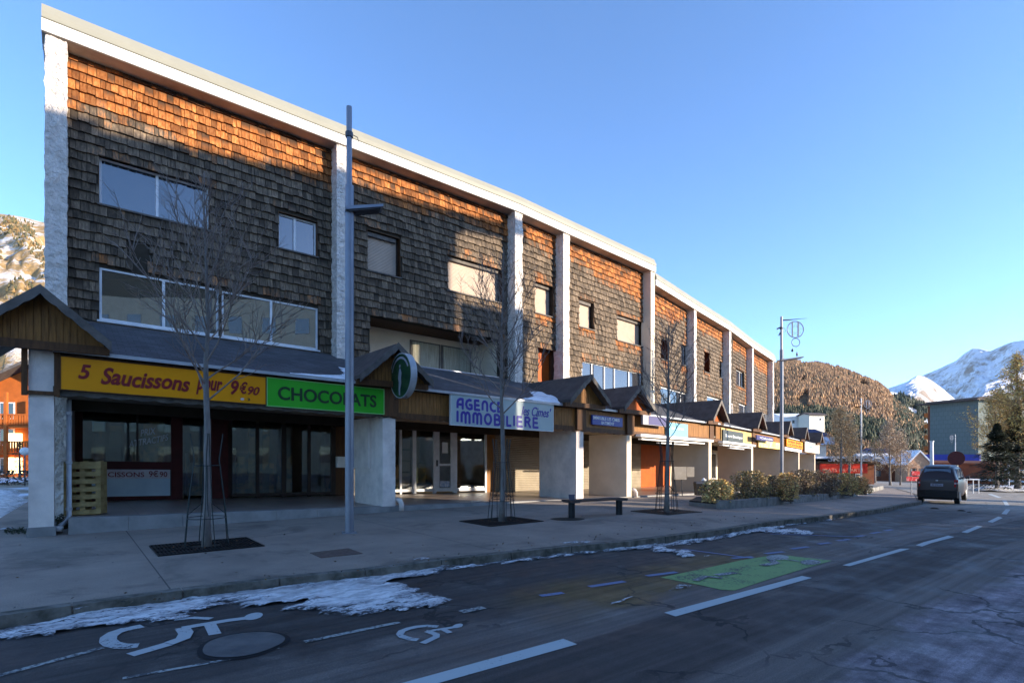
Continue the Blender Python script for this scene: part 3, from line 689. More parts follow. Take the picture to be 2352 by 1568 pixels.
# windows
for b, l0, l1, zb, zt, kd, ml in opn:
    L = BL(b); e = .06 / L; W_ = (l1 - l0) * L
    rec = {'glass': .16, 'low': .06, 'shut': .22, 'orange': .35, 'loggia': 1.5}[kd]; n0 = NW + rec
    if kd == 'loggia':
        mb = MB(); BB(mb, b, l0, l1, n0, n0 + .1, zb, zt); BB(mb, b, l0 - e, l0, NW + .25, n0, zb, zt); BB(mb, b, l1, l1 + e, NW + .25, n0, zb, zt)
        lg = mb.build('loggia', 'cream', bld)
        mb = MB(); BB(mb, b, l0 - e, l1 + e, NW + .01, n0 + .1, zt, zt + .1); mb.build('ceiling', 'brown', lg)
        mb = MB(); BB(mb, b, l0 - e, l1 + e, NW + .01, n0 + .1, zb - .15, zb); mb.build('floor', 'concrete', lg)
        mb = MB(); BB(mb, b, l0 + .01, l1 - .01, NW - .02, NW + .06, zb, zb + .09); mb.build('railing', 'pole', lg)
        # curtained windows and a door at the back of the loggia
        for (a0, a1, za, zc, kk) in ((.02, .10, .0, zt - zb - .25, 'd'), (.42, .66, .25, zt - zb - .25, 'c'), (.67, .93, .25, zt - zb - .25, 'c')):
            p0, p1 = l0 + (l1 - l0) * a0, l0 + (l1 - l0) * a1
            fr = MB(); BB(fr, b, p0, p1, n0 - .05, n0 - .004, zb + za, zb + zc)
            fo = fr.build('window', 'frame_dark' if kk == 'd' else 'barge', lg)
            if kk == 'c':
                BBm = MB(); BB(BBm, b, p0 + .012, p1 - .012, n0 - .07, n0 - .053, zb + za + .06, zb + zc - .06); BBm.build('pane', 'curtain', fo)
        continue
    fm = {'glass': 'frame', 'low': 'frame', 'shut': 'frame_dark', 'orange': 'brown'}[kd]
    fr = MB(); t = .055; tl = t / L
    BB(fr, b, l0, l0 + tl, n0 - .04, n0 + .04, zb, zt); BB(fr, b, l1 - tl, l1, n0 - .04, n0 + .04, zb, zt)
    BB(fr, b, l0 + tl, l1 - tl, n0 - .04, n0 + .04, zb, zb + t * 1.3); BB(fr, b, l0 + tl, l1 - tl, n0 - .04, n0 + .04, zt - t, zt)
    for m_ in ml: BB(fr, b, m_ - tl * .6, m_ + tl * .6, n0 - .045, n0 + .035, zb + t * 1.3, zt - t)
    wo_ = fr.build('window', fm, bld)
    mb = MB(); BB(mb, b, l0 + tl * .9, l1 - tl * .9, n0 + .0, n0 + .02, zb + t, zt - t * .9)
    if kd in ('glass', 'low'):
        mb.build('pane', 'glass_low' if kd == 'low' and b == 0 else 'glass_up', wo_)
    elif kd == 'shut':
        s_ = MB(); nz = int((zt - zb) / .055)
        for k in range(nz):
            z0 = zb + t + k * (zt - zb - 2 * t) / nz; s_.add([BW(b, l0 + tl, n0 - .02, z0), BW(b, l1 - tl, n0 - .02, z0), BW(b, l1 - tl, n0 - .035, z0 + .027), BW(b, l0 + tl, n0 - .035, z0 + .027), BW(b, l1 - tl, n0 - .02, z0 + .05), BW(b, l0 + tl, n0 - .02, z0 + .05)], [(0, 1, 2, 3), (3, 2, 4, 5)])
        BB(s_, b, l0 + tl, l1 - tl, n0 - .012, n0 + .01, zb + t, zt - t)
        s_.build('shutter', 'shutter', wo_)
        s_ = MB(); BB(s_, b, l0 + .01 / L, l1 - .12 / L, n0 - .15, n0 - .05, zt - .16, zt - .03); s_.build('shutter_box', 'barge', wo_)
    else: mb.build('panel', 'orange', wo_)
    if rec > .1:   # reveal lining
        rv = MB(); q = .02 / L
        BB(rv, b, l0 - q, l0, NW - .02, n0, zb, zt); BB(rv, b, l1, l1 + q, NW - .02, n0, zb, zt); BB(rv, b, l0 - q, l1 + q, NW - .01, n0, zt, zt + .02)
        rv.build('reveal', 'brown', wo_)
    sl = MB(); BB(sl, b, l0 - .05 / L, l1 + .05 / L, NW - .09, n0 - .041, zb - .045, zb - .001); sl.build('sill', 'barge' if kd != 'low' else 'frame', wo_)

# columns of rough plaster
def rough_col(fn, nw, nh, amp, seed):
    """fn(a,b,c) in 0..1 -> point; a = around the perimeter"""
    mb = MB(); N = nw * 4; per = []
    for s_ in range(4):
        for k in range(nw):
            f = k / nw; per.append([(f, 0), (1, f), (1 - f, 1), (0, 1 - f)][s_])
    vs = []
    for j in range(nh + 1):
        for k, (a, c) in enumerate(per):
            p = fn(a, c, j / nh); ctr = fn(.5, .5, j / nh); d = (p - ctr).normalized()
            vs.append(p + d * amp * (noise.noise(p * 5 + Vector((seed, 0, 0))) + .8 * noise.noise(p * 13)))
    fs = [(j * N + k, j * N + (k + 1) % N, (j + 1) * N + (k + 1) % N, (j + 1) * N + k) for j in range(nh) for k in range(N)]
    fs += [tuple(range(N))[::-1], tuple(range(nh * N, nh * N + N))]
    return mb.add(vs, fs)
for i in range(9):
    if i == 0: d, nr = DIR[0], NRM[0]
    elif i == 8: d, nr = DIR[7], NRM[7]
    else: d = (DIR[i - 1] + DIR[i]).normalized(); nr = Vector((-d.y, d.x, 0))
    ctr = Cp[i]; zt = (ZF[min(i, 7)] if i != 4 else ZF[3]) - SHEAR * SL[i]; zb = 3.9 - SHEAR * SL[i] if i else -0.1
    hw = .205 if i in (0, 1, 2, 3, 4) else .19
    if i == 4: ctr = ctr - d * .05
    def fn(a, c, h, ctr=ctr, d=d, nr=nr, zb=zb, zt=zt, hw=hw): 
        p = ctr + d * (a * 2 - 1) * hw + nr * (.08 + c * .56); return Vector((p.x, p.y, zb + (zt - zb) * h))
    smoothc = i in (4,)
    rough_col(fn, 7 if i < 4 else 3, 110 if i < 3 else 50, .0 if smoothc else .04, i * 3.7).build('column', 'cream' if smoothc else 'plaster', bld)

# roof: swept profiles
def stn(i, ext=0.0):
    d = DIR[min(i, NB - 1)] if i < NB else DIR[NB - 1]
    if ext < 0: d = DIR[i]
    return (lambda n: OFF(i, n) + d * ext), SL[i] + ext
def sweep(mb, stations, prof):
    vs = []; N = len(prof); fs = []
    for f, s in stations:
        for n, zz in prof:
            p = f(n); vs.append((p.x, p.y, zz - SHEAR * s))
    for k in range(len(stations) - 1):
        for j in range(N):
            a, c = k * N + j, k * N + (j + 1) % N; fs.append((a, a + N, c + N, c))
    fs.append(tuple(range(N))); fs.append(tuple(range(len(vs) - 1, len(vs) - N - 1, -1)))
    return mb.add(vs, fs)
def endst(i, ext, after):     # station beyond a vertex using the bay before (after=False)
    d = DIR[i - 1] if not after else DIR[i]; nr = NRM[i - 1] if not after else NRM[i]
    return (lambda n: Cp[i] + nr * n + d * ext), SL[i] + ext
sec1 = [stn(0, -.27), stn(1), stn(2), stn(3), endst(4, .12, False)]
sec2 = [endst(4, .17, True), stn(5), stn(6), stn(7), (lambda n: OFF(8, n) + DIR[7] * .3, SL[8] + .3)]
for secs, zf in ((sec1, 11.69), (sec2, 11.05)):
    mb = MB(); sweep(mb, secs, [(0, zf), (0, zf + .285), (.03, zf + .285), (.03, zf + .02), (NW + .3, zf + .02), (NW + .3, zf)][::1])
    fa = mb.build('roof_fascia', 'white', bld)
    mb = MB(); sweep(mb, secs, [(.035, zf + .295), (-.02, zf + .295), (-.03, zf + .31), (-.03, zf + .44), (-.005, zf + .445), (.0, zf + .45), (.09, zf + .68), (.20, zf + .70), (.20, zf + .295)])
    mb.build('roof_edge', 'cream_metal', bld)
    mb = MB(); sweep(mb, secs, [(.205, zf + .30), (.205, zf + .66), (12, zf + .9), (12, zf + .30)])
    mb.build('roof', 'slate', bld)
    mb = MB(); sweep(mb, secs, [(NW + .9, 3), (NW + .9, 3.05), (12, 3.05), (12, 3)]); mb.build('floor_slab', 'concrete', bld)
    mb = MB(); sweep(mb, secs, [(.001 + .03, zf - .012), (.03, zf - .002), (NW, zf - .002), (NW, zf - .012)]); mb.build('soffit', 'soffit', bld)
mb = MB()
for i in range(NB): BB(mb, i, 0, 1, 11.8, 12, -1, ZF[i] + .3)
BB(mb, 0, 0, .03, NW + .26, 11.8, -.6, ZF[0]); BB(mb, 7, .97, 1, NW + .26, 11.8, -1, ZF[7]); BB(mb, 3, .99, 1.0, NW + .26, 11.8, 11, ZF[3] + .3)
mb.build('rear_wall', 'plaster_pier', bld)

# lean-to roofs over the arcade
for b in range(NB):
    mb = MB(); nu = 2; n0, n1 = NA - .18, NW - .02
    P = [BW(b, 0, n0, ZLT0), BW(b, 1, n0, ZLT0), BW(b, 1, n1, ZLT1), BW(b, 0, n1, ZLT1)]; dn = Vector((0, 0, .05))
    s0 = len(mb.v); mb.hexa([p_ - dn for p_ in P] + P)
    lens = BL(b)
    uvs = [(0, 0), (lens, 0), (lens, 4), (0, 4)] * 2
    for k in range(8): mb.uv[k] = uvs[k]
    lt = mb.build('lean_to_roof', 'slate', bld)
    mb = MB(); BB(mb, b, 0, 1, n0 - .05, n0, ZLT0 - .06, ZLT0 + .012); mb.build('gutter', 'zinc', lt)
    mb = MB(); BB(mb, b, 0, 1, NA + .02, NSH - .06, 2.98, 3.03); mb.build('arcade_ceiling', 'ceiling', bld)
# flashing boards under upper windows
mb = MB(); BB(mb, 0, .02, .98, NW - .05, NW - .001, 4.75, 5.02); mb.build('apron_board', 'barge', bld)

# wooden band between piers, planks as separate boards with gaps, scalloped lower edge
for b in range(NB):
    L = BL(b); mb = MB(); x = .12
    while x < L - .12:
        wd = .115; x1 = min(x + wd - .006, L - .1)
        BB(mb, b, x / L, x1 / L, NA - rnd.uniform(.0, .006), NA + .03, 2.9, 3.55); x += wd
    BB(mb, b, .1 / L, 1 - .1 / L, NA + .031, NA + .06, 2.88, 3.56)
    mb.build('wooden_band', 'ochre', bld)
    mb = MB(); K_ = max(4, int(L / .42))
    for k in range(K_):
        a0, a1 = k / K_, (k + 1) / K_; q = 5; top = []; bot = []
        for j in range(q + 1):
            f = j / q; top.append((a0 + (a1 - a0) * f, 2.93)); bot.append((a0 + (a1 - a0) * f, 2.78 - .035 * math.sin(math.pi * f)))
        for j in range(q):
            P = [bot[j], bot[j + 1], top[j + 1], top[j]]
            mb.hexa([BW(b, P[0][0], NA - .03, P[0][1]), BW(b, P[1][0], NA - .03, P[1][1]), BW(b, P[1][0], NA + .0, P[1][1]), BW(b, P[0][0], NA, P[0][1]),
                     BW(b, P[3][0], NA - .03, P[3][1]), BW(b, P[2][0], NA - .03, P[2][1]), BW(b, P[2][0], NA, P[2][1]), BW(b, P[3][0], NA, P[3][1])])
    mb.build('scalloped_board', 'barge' if b == 0 else 'brown', bld)
    mb = MB(); BB(mb, b, .0, 1, NA - .06, NA + .05, 3.56, 3.61); mb.build('eave_batten', 'frame_dark', bld)

# piers and their little gable roofs
PU = [95, 902, 1346, 1454, 1637, 1731, 1800, 1842, 1878]
pier_at = []
for i in range(9):
    b = min(i, 7)
    if i == 0: pos = hit(0, NA, 95, 1000)[0]; bb = 0
    elif i == 8: pos = 1.0; bb = 7
    else: pos = None
    if i == 0: ctr = BW(0, pos, NA, 0); d, nr = DIR[0], NRM[0]; s = SL[0] + pos * BL(0)
    elif i == 8: ctr = BW(7, 1, NA, 0); d, nr = DIR[7], NRM[7]; s = SL[8]
    else: ctr = OFF(i, NA); d = (DIR[i - 1] + DIR[i]).normalized(); nr = Vector((-d.y, d.x, 0)); s = SL[i]
    ctr = Vector((ctr.x, ctr.y, 0))
    if i == 4: ctr = ctr - d * .35 + nr * .1
    zo = -SHEAR * s; pier_at.append((ctr, d, nr, zo))
    def P3(a, n, zz, ctr=ctr, d=d, nr=nr, zo=zo):
        p = ctr + d * a + nr * n; return Vector((p.x, p.y, zz + zo))
    hw = .19 if i < 3 else .16
    top = 3.75 if i == 0 else 2.8; dep = .75 if i == 0 else 1.9; bot = -.1 if i == 0 else FLOOR - .25
    pr = rough_col(lambda a, c, h: P3((a * 2 - 1) * hw, -.01 + c * dep, bot + (top - bot) * h), 5 if i < 3 else 2, 60 if i < 3 else 8, .006 if i < 3 else .0, i * 9.1)
    pier = pr.build('pier', 'plaster_pier' if i < 3 else 'cream', bld)
    if i == 0:
        mb = MB(); mb.hexa([P3(-.225, -.03, -.1), P3(.225, -.03, -.1), P3(.225, .8, -.1), P3(-.225, .8, -.1), P3(-.215, -.025, .18), P3(.215, -.025, .18), P3(.215, .8, .18), P3(-.215, .8, .18)])
        mb.build('plinth', 'concrete', pier)
        mb = MB()   # timber frame on the pier head
        for a in (-.29, .19): mb.hexa([P3(a, -.1, 2.72), P3(a + .09, -.1, 2.72), P3(a + .09, .02, 2.72), P3(a, .02, 2.72), P3(a, -.1, 3.75), P3(a + .09, -.1, 3.75), P3(a + .09, .02, 3.75), P3(a, .02, 3.75)])
        for zz in (2.74, 3.6): mb.hexa([P3(-.2, -.08, zz), P3(.19, -.08, zz), P3(.19, -.025, zz), P3(-.2, -.025, zz), P3(-.2, -.08, zz + .07), P3(.19, -.08, zz + .07), P3(.19, -.025, zz + .07), P3(-.2, -.025, zz + .07)])
        mb.build('timber_frame', 'brown', pier)
    else:
        mb = MB(); mb.hexa([P3(-.24, -.1, 2.8), P3(.24, -.1, 2.8), P3(.24, .6, 2.8), P3(-.24, .6, 2.8), P3(-.24, -.1, 3.72), P3(.24, -.1, 3.72), P3(.24, .6, 3.72), P3(-.24, .6, 3.72)])
        mb.build('timber_casing', 'brown', pier)
    hwid = 1.08 if i < 4 else .92; za, ze = 4.74, 3.80
    if i in (3, 5, 6, 7, 8): za -= .05
    if i >= 6: za -= .05
    nf, nb_ = -.55, 3.78
    gab = MB()
    for sgn in (-1, 1):
        th = .09
        A_ = [P3(0, nf, za), P3(sgn * hwid, nf, ze), P3(sgn * hwid, nb_, ze), P3(0, nb_, za)]
        up = Vector((0, 0, th))
        lo = [p_ - up for p_ in A_]
        if sgn > 0: gab.hexa([lo[0], lo[1], lo[2], lo[3], A_[0], A_[1], A_[2], A_[3]])
        else: gab.hexa([lo[3], lo[2], lo[1], lo[0], A_[3], A_[2], A_[1], A_[0]])
    gr = gab.build('gable_roof', 'roof_brown', bld)
    mb = MB()   # barge boards with scalloped lower edge
    for sgn in (-1, 1):
        q = 14
        for j in range(q):
            f0, f1 = j / q, (j + 1) / q
            def bp(f, nn): 
                sc_ = .17 + .035 * abs(math.sin(f * math.pi * 4.5)); x = sgn * hwid * f; zt_ = za - (za - ze) * f + .015
                return P3(x, nn, zt_), P3(x, nn, zt_ - sc_)
            t0_, b0_ = bp(f0, nf - .03); t1_, b1_ = bp(f1, nf - .03); T0, B0_ = bp(f0, nf - .002); T1, B1 = bp(f1, nf - .002)
            mb.add([b0_, b1_, t1_, t0_, B0_, B1, T1, T0], [(0, 1, 2, 3), (7, 6, 5, 4), (0, 4, 5, 1), (3, 2, 6, 7)])
    mb.build('barge_board', 'barge', gr)
    mb = MB(); nfi = -.22   # planked tympanum
    x = -hwid + .1
    while x < hwid - .1:
        x1 = min(x + .11, hwid - .1); zl = za - (za - ze) * abs(x) / hwid - .1; zr = za - (za - ze) * abs(x1 - .008) / hwid - .1
        mb.hexa([P3(x, nfi, ze - .12), P3(x1 - .008, nfi, ze - .12), P3(x1 - .008, nfi + .04, ze - .12), P3(x, nfi + .04, ze - .12), P3(x, nfi, max(zl, ze - .08)), P3(x1 - .008, nfi, max(zr, ze - .08)), P3(x1 - .008, nfi + .04, max(zr, ze - .08)), P3(x, nfi + .04, max(zl, ze - .08))]); x = x1
    mb.add([P3(-hwid + .12, nfi + .06, ze - .1), P3(hwid - .12, nfi + .06, ze - .1), P3(hwid - .12, nfi + .06, ze), P3(0, nfi + .06, za - .12), P3(-hwid + .12, nfi + .06, ze)], [(0, 1, 2, 3, 4)])
    mb.build('gable_board', 'ochre' if i < 3 else 'orange', gr)
    mb = MB(); mb.hexa([P3(-hwid + .02, nfi - .1, ze - .22), P3(hwid - .02, nfi - .1, ze - .22), P3(hwid - .02, nfi + .06, ze - .22), P3(-hwid + .02, nfi + .06, ze - .22),
                        P3(-hwid + .02, nfi - .1, ze - .06), P3(hwid - .02, nfi - .1, ze - .06), P3(hwid - .02, nfi + .06, ze - .06), P3(-hwid + .02, nfi + .06, ze - .06)])
    mb.build('tie_beam', 'brown', gr)

# terrace slab with a concrete edge
mb = MB(); l00 = hit(0, NA, 157, 1189)[0]
secT = [((lambda n: BW(0, l00, n, 0)), SL[0] + BL(0) * l00), stn(1), stn(2), stn(3), stn(4), stn(5), stn(6), stn(7), stn(8)]
sweep(mb, secT, [(NA + .02, -.6), (NA + .02, FLOOR - .006), (2.2, FLOOR - .006), (2.2, -.6)])
tag(mb.build('terrace', 'tile'), kind='structure')
mb = MB()
for b in range(NB):
    L = BL(b); n = max(2, int(L / .9)); s0 = l00 if b == 0 else 0
    for k in range(n):
        a0 = s0 + (1 - s0) * k / n; a1 = s0 + (1 - s0) * (k + 1) / n - .006 / L
        BB(mb, b, a0, a1, NA - .02, NA + .22, -.6, FLOOR)
tag(mb.build('terrace_edge', 'concrete'), kind='structure')

# ------------------------------------------------------------------ shop fronts
def SF(mb, b, n, uL, uR, vT, vB, d0=0.0, d1=.06, zb=None, zt=None):
    l0, z1 = hit(b, n, uL, vT); l1, _ = hit(b, n, uR, vT); _, z0 = hit(b, n, uL, vB)
    if zb is not None: z0 = zb
    if zt is not None: z1 = zt
    return BB(mb, b, l0, l1, n + d0, n + d1, z0, z1)
FZ = FLOOR
def wallpiece(b, uL, uR, m, n=NSH, zb=FZ, zt=2.99, name='shop_wall', par=None, d=.2):
    mb = MB(); SF(mb, b, n, uL, uR, 1000, 1100, 0, d, zb, zt); return mb.build(name, m, par or bld)
# bay 0, left: red framed shop
sf = MB()
SF(sf, 0, NSH, 172, 190, 950, 1150, -.05, .06, FZ, 2.99); SF(sf, 0, NSH, 393, 419, 950, 1150, -.05, .06, FZ, 2.99); SF(sf, 0, NSH, 485, 532, 950, 1150, -.04, .06, FZ, 2.99)
SF(sf, 0, NSH, 190, 393, 1058, 1077, -.04, .06); SF(sf, 0, NSH, 190, 393, 1141, 1150, -.03, .06); SF(sf, 0, NSH, 190, 393, 925, 938, -.03, .06, zt=2.99)
SF(sf, 0, NSH, 419, 485, 930, 945, -.03, .06, zt=2.99)
shop1 = sf.build('shop_front', 'darkred', bld)
mb = MB(); SF(mb, 0, NSH, 313, 318, 938, 1058, -.02, .04); mb.build('mullion', 'frame_dark', shop1)
mb = MB(); SF(mb, 0, NSH, 190, 393, 938, 1058, .01, .02); mb.build('pane', 'glass_shop', shop1)
mb = MB(); SF(mb, 0, NSH, 419, 485, 945, 1138, .01, .02); mb.build('pane', 'glass_shop', shop1)
mb = MB(); SF(mb, 0, NSH, 190, 393, 1077, 1141, .0, .05); mb.build('lower_panel', 'frame_dark', shop1)
wallpiece(0, 120, 172, 'plaster_pier')
sf = MB()
for uL, uR in ((523, 533), (587, 595), (646, 657), (706, 713), (760, 770)): SF(sf, 0, NSH, uL, uR, 955, 1140, -.04, .05, FZ, 2.7)
SF(sf, 0, NSH, 523, 770, 945, 958, -.035, .05); SF(sf, 0, NSH, 533, 760, 1133, 1140, -.03, .05)
shop2 = sf.build('glazed_doors', 'frame_dark', bld)
for uL, uR in ((533, 587), (595, 646), (657, 706), (713, 760)):
    mb = MB(); SF(mb, 0, NSH, uL, uR, 958, 1133, .0, .012); mb.build('pane', 'glass_shop', shop2)
mb = MB(); SF(mb, 0, NSH, 523, 770, 925, 945, -.05, .1, zt=2.99); mb.build('header', 'frame_dark', bld)
wallpiece(0, 770, 806, 'brown'); wallpiece(0, 806, 905, 'rollshut')
mb = MB(); SF(mb, 0, NSH, 770, 792, 1048, 1073, -.2, -.0); mb.build('letter_box', 'white', bld)
# bay 1: estate agent, white metal frames
l, _ = hit(1, NSH, 1000, 1000)
sf = MB()
for uL, uR in ((918, 922), (947, 955), (995, 1001), (1041, 1049), (1113, 1117)): SF(sf, 1, NSH, uL, uR, 955, 1140, -.04, .05, FZ, 2.8)
SF(sf, 1, NSH, 880, 1117, 960, 967, -.03, .05); SF(sf, 1, NSH, 880, 1000, 1124, 1130, -.03, .05); SF(sf, 1, NSH, 1049, 1117, 1120, 1127, -.03, .05)
SF(sf, 1, NSH, 880, 1117, 940, 960, -.02, .04, zt=2.99)
shop3 = sf.build('shop_front', 'frame', bld)
dr = MB()
for uL, uR, vT, vB in ((1001, 1008, 975, 1128), (1034, 1041, 975, 1128), (1008, 1034, 975, 981), (1008, 1034, 1120, 1128), (1008, 1034, 1064, 1069)): SF(dr, 1, NSH, uL, uR, vT, vB, -.05, .03)
door = dr.build('door', 'frame', shop3)
mb = MB(); SF(mb, 1, NSH, 1008, 1034, 981, 1120, -.01, .0); mb.build('pane', 'glass_shop', door)
mb = MB(); SF(mb, 1, NSH, 1000.5, 1003, 1056, 1070, -.1, -.051); mb.build('handle', 'pole_dark', door)
mb = MB(); SF(mb, 1, NSH, 1015, 1028, 1015, 1040, -.02, -.012); mb.build('notice', 'white', door)
mb = MB(); SF(mb, 1, NSH, 1010, 1032, 1104, 1118, -.02, -.012); mb.build('sticker', M('blue_white_sticker', (0.2, 0.3, 0.5), (0.7, 0.7, 0.7), 20), door)
for uL, uR in ((922, 947), (955, 995), (1049, 1113)):
    mb = MB(); SF(mb, 1, NSH, uL, uR, 967, 1124, .0, .012); mb.build('pane', 'glass_shop', shop3)
for k in range(4):
    mb = MB(); SF(mb, 1, NSH, 925, 943, 1008 + k * 26, 1030 + k * 26, .05, .055); mb.build('display_sheet', MT['shutter'], shop3)
wallpiece(1, 1117, 1139, 'ochre'); wallpiece(1, 1139, 1180, 'frame_dark', n=NSH + .6); wallpiece(1, 1168, 1245, 'brown', n=NSH + .3, name='wooden_door'); wallpiece(1, 1240, 1275, 'frame_dark', n=NSH + .3)
# far bays: roller shutters, panels, doors
def ribbed(b, la, lb, zb=FZ, zt=2.75, m='rollshut', n=NSH, name='roller_shutter'):
    s_ = MB(); k = int((zt - zb) / .08)
    for j in range(k):
        z0 = zb + j * .08
        s_.add([BW(b, la, n, z0), BW(b, lb, n, z0), BW(b, lb, n - .03, z0 + .04), BW(b, la, n - .03, z0 + .04), BW(b, lb, n, z0 + .08), BW(b, la, n, z0 + .08)], [(0, 1, 2, 3), (3, 2, 4, 5)])
    BB(s_, b, la, lb, n + .01, n + .08, zb, zt + .2); return s_.build(name, m, bld)
ribbed(2, .02, .98); 
ribbed(3, .03, .22); ribbed(3, .3, .68); ribbed(3, .74, .97)
for a0, a1, m in ((.22, .3, 'ochre'), (.68, .74, 'ochre')):
    mb = MB(); BB(mb, 3, a0, a1, NSH - .12, NSH + .1, FZ, 2.99); mb.build('post', m, bld)
mb = MB(); BB(mb, 4, .3, 1, NSH - .02, NSH + .1, FZ, 2.99); mb.build('orange_wall', 'orange', bld); ribbed(4, .02, .3)
for b in (5, 6, 7):
    mb = MB(); BB(mb, b, 0, 1, NSH, NSH + .1, FZ, 2.99); mb.build('shop_wall', 'cream', bld)
    for a0, a1 in ((.12, .32), (.42, .62)):
        mb = MB(); BB(mb, b, a0, a1, NSH - .04, NSH - .005, FZ + .3, 2.6); wq = mb.build('window', 'frame', bld)
        mb = MB(); BB(mb, b, a0 + .02, a1 - .02, NSH - .06, NSH - .045, FZ + .4, 2.5); mb.build('pane', 'glass_dark', wq)
# awning cases under the bands
for b, a0, a1 in ((3, .06, .9), (4, .06, .95)):
    mb = MB(); BB(mb, b, a0, a1, NA - .28, NA - .03, 2.72, 2.83); BB(mb, b, a0 + .02, a1 - .1, NA - .22, NA - .05, 2.60, 2.66); BB(mb, b, a0 + .2, a1 - .3, NA - .2, NA - .08, 2.5, 2.545)
    mb.build('awning_case', 'white', bld)
# box on the first pier side, downpipe stubs
ctr, d, nr, zo = pier_at[1]
def P3g(i, a, n, zz):
    ctr, d, nr, zo = pier_at[i]; p = ctr + d * a + nr * n; return Vector((p.x, p.y, zz + zo))
def pbox(mb, i, a0, a1, n0, n1, z0, z1):
    return mb.hexa([P3g(i, a0, n0, z0), P3g(i, a1, n0, z0), P3g(i, a1, n1, z0), P3g(i, a0, n1, z0), P3g(i, a0, n0, z1), P3g(i, a1, n0, z1), P3g(i, a1, n1, z1), P3g(i, a0, n1, z1)])
mb = MB(); pbox(mb, 1, -.27, -.2, .75, 1.95, 1.35, 2.79); mb.build('wall_cabinet', 'plaster_pier', bld)
# interior of the shops (seen through the glass)
mb = MB(); BB(mb, 0, -.02, 1.0, NSH + 3.2, NSH + 3.3, FZ, 3.0); BB(mb, 1, 0, .72, NSH + 2.6, NSH + 2.7, FZ, 3.0); BB(mb, 0, .39, .41, NSH + .1, NSH + 3.2, FZ, 3.0); BB(mb, 0, .985, 1.0, NSH + .1, NSH + 3.2, FZ, 3.0)
inn = mb.build('shop_interior', M('interior_wall', (0.34, 0.30, 0.22), (0.22, 0.20, 0.15), 1.2), bld)
mb = MB()
for k in range(9):
    a = .05 + k * .1; 
    if 0.36 < a < .44: continue
    zt = FZ + rnd.uniform(.5, 1.7); BB(mb, 0, a, a + rnd.uniform(.04, .08), NSH + .6 + rnd.random(), NSH + 1.9, FZ, zt)
for k in range(5):
    a = .08 + k * .12; BB(mb, 1, a, a + .07, NSH + .9, NSH + 1.6, FZ, FZ + rnd.uniform(.7, 1.1))
for a0, a1, dn, zt in ((.11, .14, .25, 2.5), (.27, .34, .18, 2.6), (.555, .60, .3, 2.6), (.665, .70, .22, 2.6), (.725, .755, .22, 2.6)): BB(mb, 0, a0, a1, NSH + dn, NSH + dn + .03, FZ, zt)
for a0, a1, z0, z1 in ((.16, .2, 1.5, 2.1), (.45, .50, .6, 1.5), (.62, .65, .4, 1.3)): BB(mb, 0, a0, a1, NSH + .2, NSH + .23, FZ + z0, FZ + z1)
for a0, a1, z0, z1 in ((.50, .56, .4, 1.2), (.36, .40, .3, 1.0)): BB(mb, 1, a0, a1, NSH + .2, NSH + .23, FZ + z0, FZ + z1)
mb.build('shop_furniture', M('interior_goods', (0.50, 0.33, 0.16), (0.13, 0.15, 0.12), 1.5, lo=.45, hi=.55), inn)
mb = MB(); BB(mb, 0, 0, 1, NSH + .1, NSH + 3.2, 2.95, 2.99); BB(mb, 1, 0, .75, NSH + .1, NSH + 2.7, 2.95, 2.99); mb.build('interior_ceiling', 'ceiling', inn)

# downpipe by the first pier
p0 = pier_at[0][0] + pier_at[0][1] * .42 + pier_at[0][2] * .35
mb = MB(); mb.tube([(p0.x, p0.y, 2.7), (p0.x, p0.y, .35), (p0.x - .02, p0.y - .06, .22), (p0.x - .05, p0.y - .18, .15)], .045, 10)
dp = mb.build('downpipe', 'zinc', bld, smooth=True)
for zz in (.45, 1.4, 2.4): mb = MB(); mb.tube([(p0.x, p0.y, zz), (p0.x, p0.y, zz + .06)], .056, 10); mb.build('clamp', 'zinc', dp)
mb = MB(); mb.tube([(p0.x - .05, p0.y - .18, .15), (p0.x - .05, p0.y - .2, .05)], [.075, .07], 10); mb.build('shoe', 'white', dp, smooth=True)
for q in (1, 3):
    c_ = P3g(q, .32, -.12, 0); gz = g(c_.x, c_.y)
    mb = MB(); mb.tube([(c_.x, c_.y, gz + .02), (c_.x, c_.y, gz + .2), (c_.x - .05, c_.y + .04, gz + .3), (c_.x - .16, c_.y + .12, gz + .33)], .07, 10); mb.build('drain_elbow', 'plaster_pier', bld, smooth=True)

# snow on the lean-to roofs
def roofsnow(b, pts):
    mb = MB(); bm = bmesh.new()
    def q(l, f): 
        n = NA - .18 + (NW - NA + .16) * f; return BW(b, l, n, ZLT0 + (ZLT1 - ZLT0) * f + .01)
    N = 26; vs = {}; fs = []
    ls = [p_[0] for p_ in pts]; ff = [p_[1] for p_ in pts]; a0, a1, c0, c1 = min(ls), max(ls), min(ff), max(ff); V = []
    for i in range(N):
        for j in range(N):
            cell = [(i, j), (i + 1, j), (i + 1, j + 1), (i, j + 1)]
            if not inside(a0 + (a1 - a0) * (i + .5) / N, c0 + (c1 - c0) * (j + .5) / N, pts): continue
            f = []
            for c in cell:
                if c not in vs:
                    l, h = a0 + (a1 - a0) * c[0] / N, c0 + (c1 - c0) * c[1] / N; e = edged(l * BL(b), h * 3.9, [(x * BL(b), y * 3.9) for x, y in pts])
                    p = q(l, h); p.z += min(.13, e * .5) * (.8 + .4 * noise.noise(p * 3)); vs[c] = len(V); V.append(p)
                f.append(vs[c])
            fs.append(tuple(f))
    mb.add(V, fs); return mb
